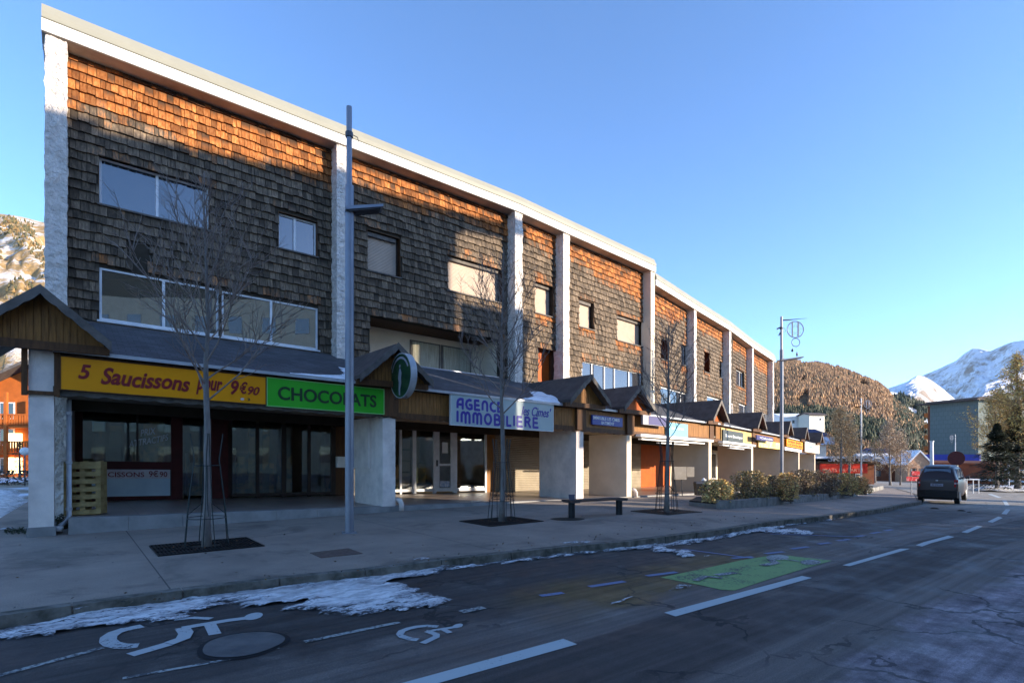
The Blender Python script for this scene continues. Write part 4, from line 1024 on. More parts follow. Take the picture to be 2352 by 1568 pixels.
for b, pts, lab in ((0, [(.60, .02), (.70, .06), (.80, .1), (.86, .2), (.885, .42), (.90, .45), (.915, .3), (.93, .2), (.95, .02)], 'white drift of snow at the right end of the slate roof above the green sign'),
               (1, [(.62, .01), (.70, .1), (.78, .2), (.86, .42), (.90, .42), (.91, .25), (.93, .2), (.95, .0)], 'white drift of snow on the slate roof above the estate agency sign'),
               (3, [(.84, .0), (.87, .1), (.88, .3), (.89, .3), (.90, .0)], 'little heap of snow in the valley beside the fourth gable roof')):
    o = roofsnow(b, pts).build('roof_snow', 'snow', smooth=True); tag(o, lab, 'snow', kind='stuff')

# ------------------------------------------------------------------ signs
def sign(b, uL, uR, vT, vB, m, label, cat='shop sign', name='shop_sign', n=NA - .12, th=.07, trim=None, slopeR=None):
    l0, z1 = hit(b, n, uL, vT); l1, _ = hit(b, n, uR, vT); _, z0 = hit(b, n, uL, vB)
    root = BW(b, (l0 + l1) / 2, n, z0); e = empty(name, root, label, cat)
    mb = MB(); BB(mb, b, l0, l1, n, n + th, z0, z1); mb.build('panel', m, e)
    if trim:
        mb = MB(); L = BL(b); t = .02
        BB(mb, b, l0 - t / L, l0, n - .012, n + th, z0 - t, z1 + t); BB(mb, b, l1, l1 + t / L, n - .012, n + th, z0 - t, z1 + t)
        BB(mb, b, l0, l1, n - .012, n + th, z0 - t, z0 - .001); BB(mb, b, l0, l1, n - .012, n + th, z1 + .001, z1 + t); mb.build('trim', trim, e)
    return e, b, l0, l1, z0, z1, n
def stext(S_, s, f0, f1, g0, g1, m, bold=0., shear=0., wobble=0, spacing=1, rot=0):
    e, b, l0, l1, z0, z1, n = S_; L = BL(b)
    o_ = BW(b, l0 + (l1 - l0) * f0, n, z0 + (z1 - z0) * g0); xd = DIR[b] - Vector((0, 0, SHEAR)) + Vector((0, 0, rot)); 
    return text_obj('lettering', s, o_, xd, (0, 0, 1), -NRM[b], (z1 - z0) * (g1 - g0), (l1 - l0) * L * (f1 - f0), m, e, bold, shear, .012, wobble=wobble, spacing=spacing)
MT['red_txt'] = solid('red_lettering', (0.20, 0.004, 0.008)); MT['yellow'] = M('yellow_sign', (0.80, 0.30, 0.004), (0.74, 0.27, 0.004), 1.5, 0.35)
MT['green'] = M('green_sign', (0.05, 0.42, 0.03), (0.03, 0.36, 0.02), .8, 0.35); MT['dgreen_txt'] = solid('dark_green_lettering', (0.008, 0.04, 0.012))
MT['blue_txt'] = solid('violet_blue_lettering', (0.04, 0.025, 0.30)); MT['paleblue'] = M('pale_sign', (0.38, 0.46, 0.46), (0.34, 0.42, 0.43), 1.2, 0.4)
MT['blue'] = solid('blue_sign', (0.025, 0.05, 0.28)); MT['navy'] = solid('navy_sign', (0.03, 0.025, 0.13)); MT['slategrey'] = solid('slate_grey_sign', (0.045, 0.055, 0.055))
MT['sky'] = solid('light_blue_sign', (0.15, 0.42, 0.62)); MT['lgrey'] = solid('light_grey_sign', (0.30, 0.29, 0.32)); MT['redsign'] = M('red_banner', (0.62, 0.03, 0.012), (0.55, 0.025, 0.01), 2, 0.5)
MT['offwhite'] = solid('offwhite_sign', (0.62, 0.58, 0.47)); MT['teal'] = solid('teal_print', (0.03, 0.22, 0.25)); MT['ltxt'] = solid('white_lettering', (0.75, 0.76, 0.78))
S_ = sign(0, 140, 610, 818, 893, 'yellow', 'long yellow sign reading 5 Saucissons pour 9€90 in red script', trim='brown')
stext(S_, '5', .07, .125, .36, .82, 'red_txt', .028, .25); stext(S_, 'Saucissons', .165, .585, .24, .78, 'red_txt', .026, .3, .012); stext(S_, 'pour', .615, .755, .17, .70, 'red_txt', .026, .3, .01)
stext(S_, '9', .80, .845, .26, .78, 'red_txt', .026, .25); stext(S_, '€', .85, .895, .32, .76, 'red_txt', .022, .2); stext(S_, '90', .895, .965, .30, .62, 'red_txt', .022, .3)
stext(S_, '@', .855, .875, .08, .17, 'ltxt', .02); stext(S_, '2', .895, .91, .09, .18, 'dgreen_txt', .03)
S_ = sign(0, 614.5, 881, 867.5, 930.5, 'green', 'bright green sign reading CHOCOLATS in dark capitals', trim=solid('light_green_trim', (0.25, 0.6, 0.2)))
stext(S_, 'CHOCOLATS', .08, .93, .24, .74, 'dgreen_txt', .02)
S_ = sign(1, 1036, 1270, 904, 974, 'paleblue', 'pale sign reading AGENCE IMMOBILIERE les Cimes in violet letters', trim='frame', n=NA - .2)
GL = {'A': ([[(0, 0), (0, .6), (.1, .88), (.32, 1), (.62, 1), (.62, 0)], [(0, .42), (.62, .42)]], .62), 'G': ([[(.7, .92), (.42, 1), (.12, .85), (0, .5), (.12, .15), (.42, 0), (.7, .08), (.7, .46), (.45, .46)]], .7), 'E': ([[(.55, 1), (0, 1), (0, 0), (.55, 0)], [(0, .5), (.48, .5)]], .55),
      'N': ([[(0, 0), (0, .7), (.12, .94), (.32, 1), (.52, .9), (.6, .65), (.6, 0)]], .6), 'C': ([[(.62, .94), (.4, 1), (.1, .82), (0, .5), (.1, .18), (.4, 0), (.62, .06)]], .62), 'I': ([[(0, 0), (0, 1)]], 0.0), 'M': ([[(0, 0), (0, .8), (.1, .97), (.24, 1), (.38, .88), (.42, .7), (.42, 0)], [(.42, .7), (.48, .9), (.62, 1), (.76, .95), (.84, .75), (.84, 0)]], .84),
      'O': ([[(.35 + .35 * math.cos(k * math.pi / 7), .5 + .5 * math.sin(k * math.pi / 7)) for k in range(15)]], .7), 'B': ([[(.38, .53), (0, .53), (0, 1), (.34, 1), (.52, .86), (.5, .64), (.36, .53)], [(.38, .53), (.6, .4), (.6, .14), (.42, 0), (0, 0), (0, .5)]], .6), 'L': ([[(0, 1), (0, 0), (.42, 0)]], .42), 'R': ([[(0, 0), (0, 1), (.38, 1), (.56, .8), (.4, .54), (0, .54)], [(.3, .54), (.6, 0)]], .6)}
def strokes(S_, word, f0, f1, g0, g1, wd, m, nm='lettering'):
    e, b, l0, l1, z0, z1, n = S_; W = (l1 - l0) * BL(b) * (f1 - f0); H = (z1 - z0) * (g1 - g0); tot = sum(GL[c][1] + .42 for c in word) - .42; kx = W / tot; x = 0; mb = MB(); q = 0
    def pt(u_, v_, dp): return BW(b, l0 + (l1 - l0) * f0 + u_ / BL(b), n - .004 - dp, z0 + (z1 - z0) * g0 + v_)
    for c in word:
        for st in GL[c][0]:
            for i_, (a_, b_) in enumerate(zip(st, st[1:])):
                ax, ay, bx_, by = (x + a_[0]) * kx, a_[1] * H, (x + b_[0]) * kx, b_[1] * H; L_ = math.hypot(bx_ - ax, by - ay); dx, dy = (bx_ - ax) / L_, (by - ay) / L_; nx, ny = -dy * wd / 2, dx * wd / 2
                dp = .0012 * (q % 5); q += 1; mb.add([pt(ax + nx, ay + ny, dp), pt(ax - nx, ay - ny, dp), pt(bx_ - nx, by - ny, dp), pt(bx_ + nx, by + ny, dp)], [(0, 1, 2, 3)])
                dp = .0012 * (q % 5) + .0005; q += 1; mb.add([pt(bx_ + wd / 2 * math.cos(t_ * .7854 + .39), by + wd / 2 * math.sin(t_ * .7854 + .39), dp) for t_ in range(8)], [tuple(range(8))])
        x += GL[c][1] + .42
    return mb.build(nm, m, e)
strokes(S_, 'AGENCE', .055, .465, .55, .86, .08, 'blue_txt'); strokes(S_, 'IMMOBILIERE', .055, .83, .09, .43, .08, 'blue_txt'); stext(S_, 'les Cimes', .66, .96, .50, .84, 'blue_txt', .006, .35); stext(S_, "'", .965, .98, .72, .84, 'blue_txt', .01, .3)
S_ = sign(2, 1361, 1430, 952, 974, 'blue', 'blue sign reading IMMEUBLE LES CIMES BATIMENT with white letters', n=NA - .1)
stext(S_, 'IMMEUBLE LES CIMES', .02, .92, .55, .88, 'ltxt', .01); stext(S_, 'BATIMENT', .28, .72, .1, .42, 'ltxt', .01)
S_ = sign(3, 1477, 1534, 952, 974, 'lgrey', 'small grey-violet sign left of the light blue one above the awning', n=NA - .35, th=.1)
mb = MB(); BB(mb, 3, S_[2] + (S_[3] - S_[2]) * .22, S_[3], NA - .36, NA - .352, S_[4] + .02, S_[5] - .02); mb.build('dark_field', 'navy', S_[0])
S_ = sign(3, 1532, 1580, 969, 1003, 'sky', 'light blue sign with white lines on the wooden band right of the grey one', n=NA - .1)
stext(S_, 'les 2 cimes', .2, .8, .55, .75, 'ltxt', .0, .2); 
S_ = sign(4, 1661, 1707, 986, 1013, 'slategrey', 'dark slate sign reading Sport Boutique in pale letters'); stext(S_, 'Sport Boutique', .1, .98, .34, .66, 'ltxt', .01)
mb = MB(); BB(mb, 4, .12, .98, NA - .05, NA - .035, 2.86, 3.5); mb.build('band_cladding', M('straw_boards', (0.50, 0.36, 0.16), (0.38, 0.27, 0.12), 3), bld)
S_ = sign(5, 1738, 1776, 998, 1009, 'navy', 'narrow navy sign with a small white mark and pale writing', n=NA - .5); stext(S_, '+Columbia', .15, .95, .3, .72, 'ltxt', .01)
S_ = sign(5, 1743, 1796, 1010, 1026, M('yellow_print', (0.85, 0.55, 0.12), (0.8, 0.68, 0.35), 2.5), 'yellow and orange printed banner under the narrow navy sign')
S_ = sign(6, 1807, 1844, 1007, 1024, 'yellow', 'far small yellow sign with two lines of red writing', n=NA - .15); stext(S_, 'DONZEL SPORTS', .08, .9, .55, .85, 'red_txt', .01); stext(S_, 'LOCATION SKIS', .05, .95, .15, .42, 'red_txt', .01)
S_ = sign(6, 1803, 1841, 1026, 1033, 'white', 'white strip sign below the far small yellow sign', n=NA - .1)
S_ = sign(7, 1849, 1882, 1015, 1037, 'offwhite', 'off-white sign with teal letters VPO at the far end of the arcade', n=NA - .15); stext(S_, 'VPO', .2, .65, .4, .68, 'teal', .02)
S_ = sign(6, 1803, 1826, 1042, 1066, M('cream_poster', (0.42, 0.38, 0.28)), 'cream poster with a teal corner on the wall of the arcade', 'poster', 'wall_poster', n=NSH - 1.2, th=.04)
e, b, l0, l1, z0, z1, n = S_; mb = MB(); mb.add([BW(b, l0 + (l1 - l0) * .3, n - .01, z0), BW(b, l1, n - .01, z0), BW(b, l1, n - .01, z1), BW(b, l0 + (l1 - l0) * .72, n - .01, z0 + (z1 - z0) * .45)], [(0, 1, 2, 3)]); mb.build('teal_corner', 'teal', e)
# banner in the red shop front, window lettering
S_ = sign(0, 206, 391, 1077, 1141, M('pale_blue_banner', (0.50, 0.60, 0.66), (0.42, 0.52, 0.60), 2), 'pale banner reading SAUCISSONS 9€90 in the lower panel of the red shop front', 'banner', 'window_banner', n=NSH - .03, th=.02)
mb = MB(); e, b, l0, l1, z0, z1, n = S_; BB(mb, 0, l0, l1, n - .006, n - .001, z0 + (z1 - z0) * .66, z1); mb.build('light_strip', M('greyish_strip', (0.62, 0.56, 0.58)), e)
stext(S_, 'SAUCISSONS', .0, .66, .72, .9, 'red_txt', .012); stext(S_, '9€', .72, .84, .72, .96, 'red_txt', .012); stext(S_, '90', .86, .96, .72, .92, 'red_txt', .012)
wl = empty('window_lettering', BW(0, .15, NSH, 2), 'white handwritten words PRIX ATTRACTIFS on the shop window', 'lettering')
for s, uL, uR, v0, v1, up in (('PRIX', 323, 357, 1002, 987, .2), ('ATTRACTIFS', 296, 386, 1028, 1013, .24)):
    l0, zb = hit(0, NSH, uL, v0); l1, _ = hit(0, NSH, uR, v0); _, zt = hit(0, NSH, uL, v1)
    text_obj('lettering', s, BW(0, l0, NSH - .015, zb), DIR[0] + Vector((0, 0, up)), (0, 0, 1), -NRM[0], (zt - zb), (l1 - l0) * BL(0), 'ltxt', wl, .008, .1, .004, wobble=.01)

# round sign on the second pier, facing along the street
pc = P3g(1, .05, -.75, 0); cz = at(931, 863, pc.y).z; rs = empty('round_sign', (pc.x, pc.y, cz), 'round green double-sided sign with a pale standing figure hung from the second pier', 'shop sign')
ctr, d, nr, zo = pier_at[1]; Rr = (916 - 813) / 2 / F * pc.y
def RP(r, ang, a): q = Vector((pc.x, pc.y, cz)) + nr * (-r * math.cos(ang)) + Vector((0, 0, r * math.sin(ang))) + d * a; return q
N = 40; mb = MB(); vs = []; 
for a, r in ((-.09, Rr), (.09, Rr), (.09, Rr * .96), (-.09, Rr * .96)): vs += [RP(r, 2 * math.pi * k / N, a) for k in range(N)]
fs = []
for q in range(4):
    for k in range(N): fs.append((q * N + k, q * N + (k + 1) % N, ((q + 1) % 4) * N + (k + 1) % N, ((q + 1) % 4) * N + k))
mb.add(vs, fs); mb.build('rim', 'zinc', rs, smooth=False)
mb = MB(); vs = [RP(Rr * .96, 2 * math.pi * k / N, -.085) for k in range(N)] + [RP(Rr * .96, 2 * math.pi * k / N, .085) for k in range(N)]
mb.add(vs, [tuple(range(N)), tuple(range(2 * N - 1, N - 1, -1))]); mb.build('face', M('dark_green_print', (0.008, 0.035, 0.022), (0.03, 0.075, 0.03), 4, 0.3), rs)
mb = MB()
for r0, r1, a0, a1 in ((.74, .84, R(25), R(165)),):
    for k in range(24):
        b0, b1 = a0 + (a1 - a0) * k / 24, a0 + (a1 - a0) * (k + 1) / 24
        mb.add([RP(Rr * r0, b0, -.095), RP(Rr * r1, b0, -.095), RP(Rr * r1, b1, -.095), RP(Rr * r0, b1, -.095)], [(0, 1, 2, 3)])
mb.build('arc_band', 'lgrey', rs)
def fp(x, z): return Vector((pc.x, pc.y, cz)) - nr * x * Rr * -1 + Vector((0, 0, z * Rr)) + d * -.097
mb = MB(); outl = [(-.06, .28), (.02, .34), (.08, .28), (.14, .12), (.20, -.1), (.12, -.3), (.16, -.6), (.12, -.86), (-.02, -.88), (-.02, -.6), (-.12, -.35), (-.1, -.1), (-.14, .1)]
mb.add([fp(x, z) for x, z in outl], [tuple(range(len(outl)))]); mb.add([fp(.02 + .07 * math.cos(t_), .42 + .08 * math.sin(t_)) for t_ in [k * .628 for k in range(10)]], [tuple(range(10))]); mb.build('figure', 'lgrey', rs)
mb = MB(); mb.tube([RP(Rr * .98, R(90), 0) + nr * .0, RP(Rr * .98, R(90), 0) + nr * .7], .02, 6); mb.tube([RP(Rr, R(-70), 0), RP(Rr, R(-70), 0) + nr * .7], .02, 6); mb.build('bracket', 'pole_dark', rs)
# ------------------------------------------------------------------ street lamps
def lamp(loc, label, H=8.64, deco=False, arm=1, rz=0.0, far=False, group='tall grey street lamps'):
    e = empty('street_lamp', loc, label, 'street lamp', group, rz)
    def bld_(mb, name, m, p=e, smooth=False):
        o = mb.build(name, m, smooth=smooth); o.parent = p; return o
    mb = MB(); zc = H * .815
    prof = [(.085, 0), (.085, zc), (.06, zc + .02), (.06, H)]
    mb.tube([(0, 0, 0), (0, 0, zc)], .082, 14); mb.tube([(0, 0, zc), (0, 0, H)], .056, 12)
    if not far:
        mb.box(-.012, .012, -.095, -.06, 0, zc); mb.box(.05, .09, -.03, .03, 0, zc)
        mb.box(-.14, .14, -.14, .14, 0, .02)
    pl = bld_(mb, 'pole', 'pole' if not far else 'zinc')
    mb = MB(); mb.tube([(0, 0, H - .62), (0, 0, H - .52)], .078, 12); mb.tube([(.08, 0, H - .56), (.16, -.02, H - .6), (.2, 0, H - .72), (.12, .02, H - .76), (.07, 0, H - .66)], .009, 5); bld_(mb, 'collar', 'pole_dark')
    if arm:
        za = H * .755; s = 1
        hd = MB(); a0 = -.08 if not far else .05; ln = .74 if arm == 1 else 1.1
        hd.hexa([(a0, -.17, za - .04), (a0 + ln, -.17, za + .13), (a0 + ln, .17, za + .13), (a0, .17, za - .04), (a0, -.17, za + .03), (a0 + ln, -.17, za + .18), (a0 + ln, .17, za + .18), (a0, .17, za + .03)])
        h = bld_(hd, 'lamp_head', 'pole')
        fn = MB()
        for k in range(5): y = -.14 + k * .065; fn.hexa([(a0 + .05, y, za - .06), (a0 + ln - .05, y, za + .1), (a0 + ln - .05, y + .03, za + .1), (a0 + .05, y + .03, za - .06), (a0 + .05, y, za - .037), (a0 + ln - .05, y, za + .123), (a0 + ln - .05, y + .03, za + .123), (a0 + .05, y + .03, za - .037)])
        o = fn.build('lens_strip', 'pole_dark'); o.parent = h
        br = MB(); br.tube([(0, 0, za - .12), (.12, 0, za - .03)], .03, 6); bld_(br, 'bracket', 'pole_dark')
    if deco:
        dm = MB(); zt = H - .18
        dm.tube([(.05, 0, zt), (.35, 0, zt + .02), (.9, 0, zt + .07), (1.25, 0, zt + .1)], [.035, .03, .012, .006], 6); dm.tube([(-.05, 0, zt - .35), (-.22, 0, zt - .42)], .04, 6); dm.tube([(-.06, 0, zt - .6), (-.13, 0, zt - .75)], .03, 6)
        bld_(dm, 'arm', 'pole_dark')
        cr = MB()
        def ring(cx, cz, r, t): cr.tube([(cx + r * math.cos(a), 0, cz + r * math.sin(a)) for a in [2 * math.pi * k / 24 for k in range(25)]], t, 5, cap=False)
        ring(.68, zt - .45, .40, .024); ring(.70, zt - 1.08, .2, .02)
        for k in range(9): a = k * .7; cr.tube([(.68 + .4 * math.cos(a), 0, zt - .45 + .4 * math.sin(a)), (.68 + .4 * math.cos(a + 2.4), 0, zt - .45 + .4 * math.sin(a + 2.4))], .004, 4)
        cr.box(.50, .56, -.01, .01, zt - .78, zt - .1); cr.box(.78, .85, -.01, .01, zt - .78, zt - .08)
        cr.tube([(.55, 0, zt - 1.15), (.53, 0, zt - 1.4)], .004, 4); cr.tube([(.74, 0, zt - 1.28), (.76, 0, zt - 1.55)], .004, 4)
        bld_(cr, 'light_rings', MT['pole'])
        pd = MB(); pd.tube([(.53, 0, zt - 1.38), (.53, 0, zt - 1.48), (.53, 0, zt - 1.56)], [.01, .06, .01], 6); pd.tube([(.76, 0, zt - 1.53), (.76, 0, zt - 1.68), (.76, 0, zt - 1.78)], [.01, .05, .01], 6); bld_(pd, 'pendant', 'pole_dark')
    return e
lamp(hitg(802, 1223), 'tall grey street lamp rising in front of the green sign', rz=R(20))
def lampY(u, Y, label, vtop, **kw):
    X = (u - U0) / F * Y; z0 = g(X, Y); H = EYE + (HV - vtop) / F * Y - z0
    return lamp((X, Y, z0), label, H=H, **kw)
lampY(1795, 27.3, 'dark street lamp with ring light decorations behind the planted shrubs', 727, deco=True, arm=2)
lampY(1978, 58, 'thin distant street lamp beside the bare trees and red shop', 914, deco=True, far=True, arm=0)
lampY(2317, 60, 'pale street lamp at the right edge in front of the dark conifer', 943, far=True, arm=2, rz=R(180))
lampY(2194, 105, 'distant street lamp with a lit ornament in front of the green building', 997, deco=True, far=True, arm=0, rz=R(180))
e = empty('flag_pole', at(2140, 1110, 85), 'plain white pole rising behind the dark car', 'pole'); b_ = at(2140, 1110, 85)
mb = MB(); mb.tube([b_, (b_.x, b_.y, at(0, 1014, 85).z)], [.28, .22], 8); mb.build('mast', 'zinc', e)
mb = MB(); mb.tube([(b_.x, b_.y, at(0, 1014, 85).z), (b_.x, b_.y, at(0, 1012, 85).z)], .3, 8); mb.build('cap', 'zinc', e)

# ------------------------------------------------------------------ young bare street trees with guards and grates
def bare_tree(seed, H, r0, spread, nbr=34, hb=.38, twigs=True, up=.78, sides=5):
    rr = random.Random(seed); tr = MB(); cr = MB()
    pts = [Vector((0, 0, -.05))]; n = 16; rad = [r0 * 1.35]
    off = Vector((0, 0, 0))
    for i in range(1, n + 1):
        f = i / n; off += Vector((rr.uniform(-1, 1), rr.uniform(-1, 1), 0)) * .018 * H / 6
        pts.append(Vector((off.x, off.y, H * f))); rad.append(r0 * (1 - f) ** .95 + .004)
    tr.tube(pts, rad, 9)
    def axis(z):
        f = max(0, min(.999, z / H)) * n; i = int(f); return pts[i].lerp(pts[i + 1], f - i)
    def grow(p, d, L, r, lvl):
        m = 6 if lvl == 0 else 4; q = [p]; dd = d.copy()
        for k in range(m):
            dd = (dd + Vector((rr.uniform(-1, 1), rr.uniform(-1, 1), rr.uniform(-.4, .9))) * .17 + Vector((0, 0, .05 if lvl == 0 else .03))).normalized(); q.append(q[-1] + dd * L / m)
        cr.tube(q, [r * (1 - k / (m + 1)) + .0016 for k in range(m + 1)], sides if lvl == 0 else 3, cap=False)
        if lvl < (2 if twigs else 1):
            c = int((6 if lvl == 0 else 3) * (.6 + L))
            for k in range(min(c, 14)):
                f = rr.uniform(.22, .98) * m; i = min(int(f), m - 1); s = q[i].lerp(q[i + 1], f - i); ax = (q[i + 1] - q[i]).normalized()
                sd = ax.cross(Vector((rr.uniform(-1, 1), rr.uniform(-1, 1), rr.uniform(-1, 1)))).normalized()
                nd = (ax * .8 + sd * rr.uniform(.45, .8)).normalized(); grow(s, nd, L * rr.uniform(.22, .42), r * .45, lvl + 1)
    for k in range(nbr):
        f = (k + rr.random()) / nbr; z = H * (hb + (0.93 - hb) * f ** 1.05); a = k * 2.4 + rr.uniform(-.4, .4)
        el = up + .35 * f + rr.uniform(-.12, .12); L = spread * (1 - f) ** .7 * rr.uniform(.7, 1.1) + .35
        d = Vector((math.cos(a) * math.cos(el), math.sin(a) * math.cos(el), math.sin(el))); grow(axis(z), d, L, .017 * H / 6.5 * (1 - .5 * f), 0)
    return tr, cr
def street_tree(base, H, seed, label, gl, spread=2.5, hb=.38):
    tr, cr = bare_tree(seed, H, .066, spread * .9, 27, hb)
    e = empty('bare_tree', base, label, 'tree', 'young bare street trees')
    for mb_, nm, m in ((tr, 'trunk', 'bark'), (cr, 'crown', 'twig')):
        o = mb_.build(nm, m, smooth=True); o.parent = e
    ge = empty('tree_grate', base, gl, 'tree grate', 'iron tree grates')
    mb = MB(); a, b = A0, B0; s = .62
    def gpt(t, k, z): return a * t + b * k + Vector((0, 0, z + g(base.x + (a * t + b * k).x, base.y + (a * t + b * k).y) - base.z))
    for k in range(30):
        t = -s * 1.25 + k * 2.5 * s / 29
        for k0, k1 in ((-s, s),) if abs(t) > .2 else ((-s, -.2), (.2, s)):
            P = [gpt(t - .012, k0, .002), gpt(t + .012, k0, .002), gpt(t + .012, k1, .002), gpt(t - .012, k1, .002)]; mb.hexa(P + [q + Vector((0, 0, .014)) for q in P])
    for k0 in (-s, -.22, .2, s - .02):
        P = [gpt(-s * 1.25, k0, .003), gpt(s * 1.25, k0, .003), gpt(s * 1.25, k0 + .02, .003), gpt(-s * 1.25, k0 + .02, .003)]; mb.hexa(P + [q + Vector((0, 0, .017)) for q in P])
    o = mb.build('bars', 'iron'); o.parent = ge
    mb = MB(); P = [gpt(-s * 1.24, -s, .0015), gpt(s * 1.24, -s, .0015), gpt(s * 1.24, s, .0015), gpt(-s * 1.24, s, .0015)]; mb.add(P, [(0, 1, 2, 3)]); o = mb.build('soil', 'rubble'); o.parent = ge
    mb = MB(); rr = random.Random(seed)
    for k in range(26):
        t, q = rr.uniform(-.6, .7), rr.uniform(-.35, .4); c = gpt(t, q, .022); w_ = .022
        x = Vector((rr.uniform(-1, 1), rr.uniform(-1, 1), rr.uniform(-.4, .4))).normalized() * w_; y = x.cross(Vector((0, 0, 1))) * .7; mb.add([c - x, c - y, c + x + Vector((0, 0, .01)), c + y], [(0, 1, 2, 3)])
    o = mb.build('fallen_leaves', M('leaf_litter_%d' % seed, (0.25, 0.11, 0.05), (0.16, 0.09, 0.05), 20)); o.parent = ge
    gu = empty('tree_guard', base, label.replace('slender bare tree', 'metal rod guard round the tree'), 'tree guard', 'metal tree guards')
    mb = MB()
    for q in range(4):
        an = q * math.pi / 2 + .6; c, s_ = math.cos(an), math.sin(an)
        for w_ in (-.045, .045):
            px_, py_ = -s_ * w_, c * w_
            mb.tube([(c * .33 + px_ * 2.0, s_ * .33 + py_ * 2.0, .02), (c * .27 + px_, s_ * .27 + py_, .8), (c * .19 + px_ * .6, s_ * .19 + py_ * .6, 1.5), (c * .25 + px_ * .2, s_ * .25 + py_ * .2, 1.95)], .0085, 5)
        mb.tube([(c * .30, s_ * .30, .55), (c * .07, s_ * .07, .75), (c * .06, s_ * .06, 1.4)], .007, 5)
    o = mb.build('rods', 'green_metal'); o.parent = gu
    for z, r in ((.5, .31), (1.4, .20)):
        mb = MB(); mb.tube([(r * math.cos(t), r * math.sin(t), z) for t in [k * math.pi / 10 for k in range(21)]], .007, 5, cap=False)
        o = mb.build('hoop', 'green_metal'); o.parent = gu
street_tree(hitg(475, 1254), 6.45, 11, 'slender bare tree in front of the yellow sign', 'iron grate around the bare tree in front of the yellow sign')
street_tree(hitg(1152, 1197), 6.5, 23, 'slender bare tree in front of the estate agency sign', 'iron grate around the bare tree in front of the estate agency', 2.3)
street_tree(hitg(1531, 1174), 5.5, 37, 'slender bare tree standing between the bench and the litter bin', 'iron grate around the bare tree between the bench and the bin', 2.0, .36)

# ------------------------------------------------------------------ bench
p1, p2 = hitg(1313, 1188), hitg(1422, 1181); dbn = (p2 - p1); dbn.z = 0; Lb = dbn.length; dbn.normalize(); nbn = Vector((-dbn.y, dbn.x, 0))
be = empty('park_bench', p1, 'backless bench with a wooden seat on two dark round legs near the second pier', 'bench')
for k, q in enumerate((p1, p2)):
    mb = MB(); zz = g(q.x, q.y); mb.tube([(q.x, q.y, zz), (q.x, q.y, zz + .38)], [.085, .085], 14); mb.build('leg', 'black', be)
mb = MB()
for k in range(4):
    o_ = p1 - dbn * .17 + nbn * (-.2 + k * .105) + Vector((0, 0, .40)); mb.obox(o_, dbn * (Lb + .3), nbn * .09, Vector((0, 0, .045)))
mb.build('seat', M('bench_slats', (0.09, 0.065, 0.055), (0.06, 0.045, 0.04), 5, 0.7, 0.3, 30), be)
mb = MB()
for q in (p1, p2): mb.obox(q - dbn * .12 - nbn * .2 + Vector((0, 0, .375)), dbn * .24, nbn * .41, Vector((0, 0, .026)))
mb.build('support', 'pole_dark', be)
cupp = p1 + dbn * .0 + Vector((0, 0, .447)); mb = MB(); mb.hexa([cupp + Vector(q) for q in ((-.06, -.05, 0), (.06, -.05, 0), (.06, .05, 0), (-.06, .05, 0), (-.075, -.06, .13), (.075, -.06, .13), (.075, .06, .13), (-.075, .06, .13))])
o = mb.build('box', M('grey_violet_box', (0.12, 0.11, 0.15))); tag(o, 'small grey box left standing on the bench seat', 'box')
for (u, v, r, lab) in ((1304, 1192, .32, 'round bare soil patch with leaves at the foot of the bench'),):
    c_ = hitg(u, v); tag(drape([[(c_.x + r * 1.3 * math.cos(a) * (1 + .1 * math.sin(3 * a)), c_.y + r * math.sin(a)) for a in [k * .2618 for k in range(24)]]], .006, 'soil_patch', 'rubble'), lab, 'soil', kind='stuff')

# ------------------------------------------------------------------ litter bin
c_ = hitg(1609, 1146); Yb = c_.y
be = empty('litter_bin', c_, 'black litter bin with a white bag rim at the left end of the shrub bed', 'bin')
w_ = (1627 - 1596) / F * Yb * .86
mb = MB(); hb0, hb1 = .16, .62
mb.hexa([c_ + Vector(q) for q in ((-w_ * .42, -.13, hb0), (w_ * .42, -.13, hb0), (w_ * .42, .15, hb0), (-w_ * .42, .15, hb0), (-w_ * .5, -.17, hb1), (w_ * .5, -.17, hb1), (w_ * .5, .19, hb1 + .03), (-w_ * .5, .19, hb1 + .03))]); mb.build('body', 'black', be)
mb = MB(); mb.box(c_.x + w_ * .5 + .0, c_.x + w_ * .5 + .05, c_.y - .03, c_.y + .03, c_.z, c_.z + .78); mb.build('post', 'pole_dark', be)
mb = MB(); mb.hexa([c_ + Vector(q) for q in ((-w_ * .52, -.19, hb1 + .004), (w_ * .52, -.19, hb1 + .004), (w_ * .52, .2, hb1 + .035), (-w_ * .52, .2, hb1 + .035), (-w_ * .45, -.15, hb1 + .07), (w_ * .5, -.15, hb1 + .1), (w_ * .5, .17, hb1 + .11), (-w_ * .45, .17, hb1 + .08))]); mb.build('lid', 'pole_dark', be)
mb = MB(); mb.tube([c_ + Vector((w_ * .1, 0, .73)), c_ + Vector((w_ * .28, 0, .79)), c_ + Vector((w_ * .5, 0, .75))], [.03, .07, .03], 8); mb.build('bag', 'snow', be, smooth=True)
mb = MB()
for sx in (-1, 1): mb.tube([c_ + Vector((sx * w_ * .4, -.16, .2)), c_ + Vector((sx * w_ * .46, -.19, .58))], .012, 5)
mb.build('bracket', 'pole_dark', be)

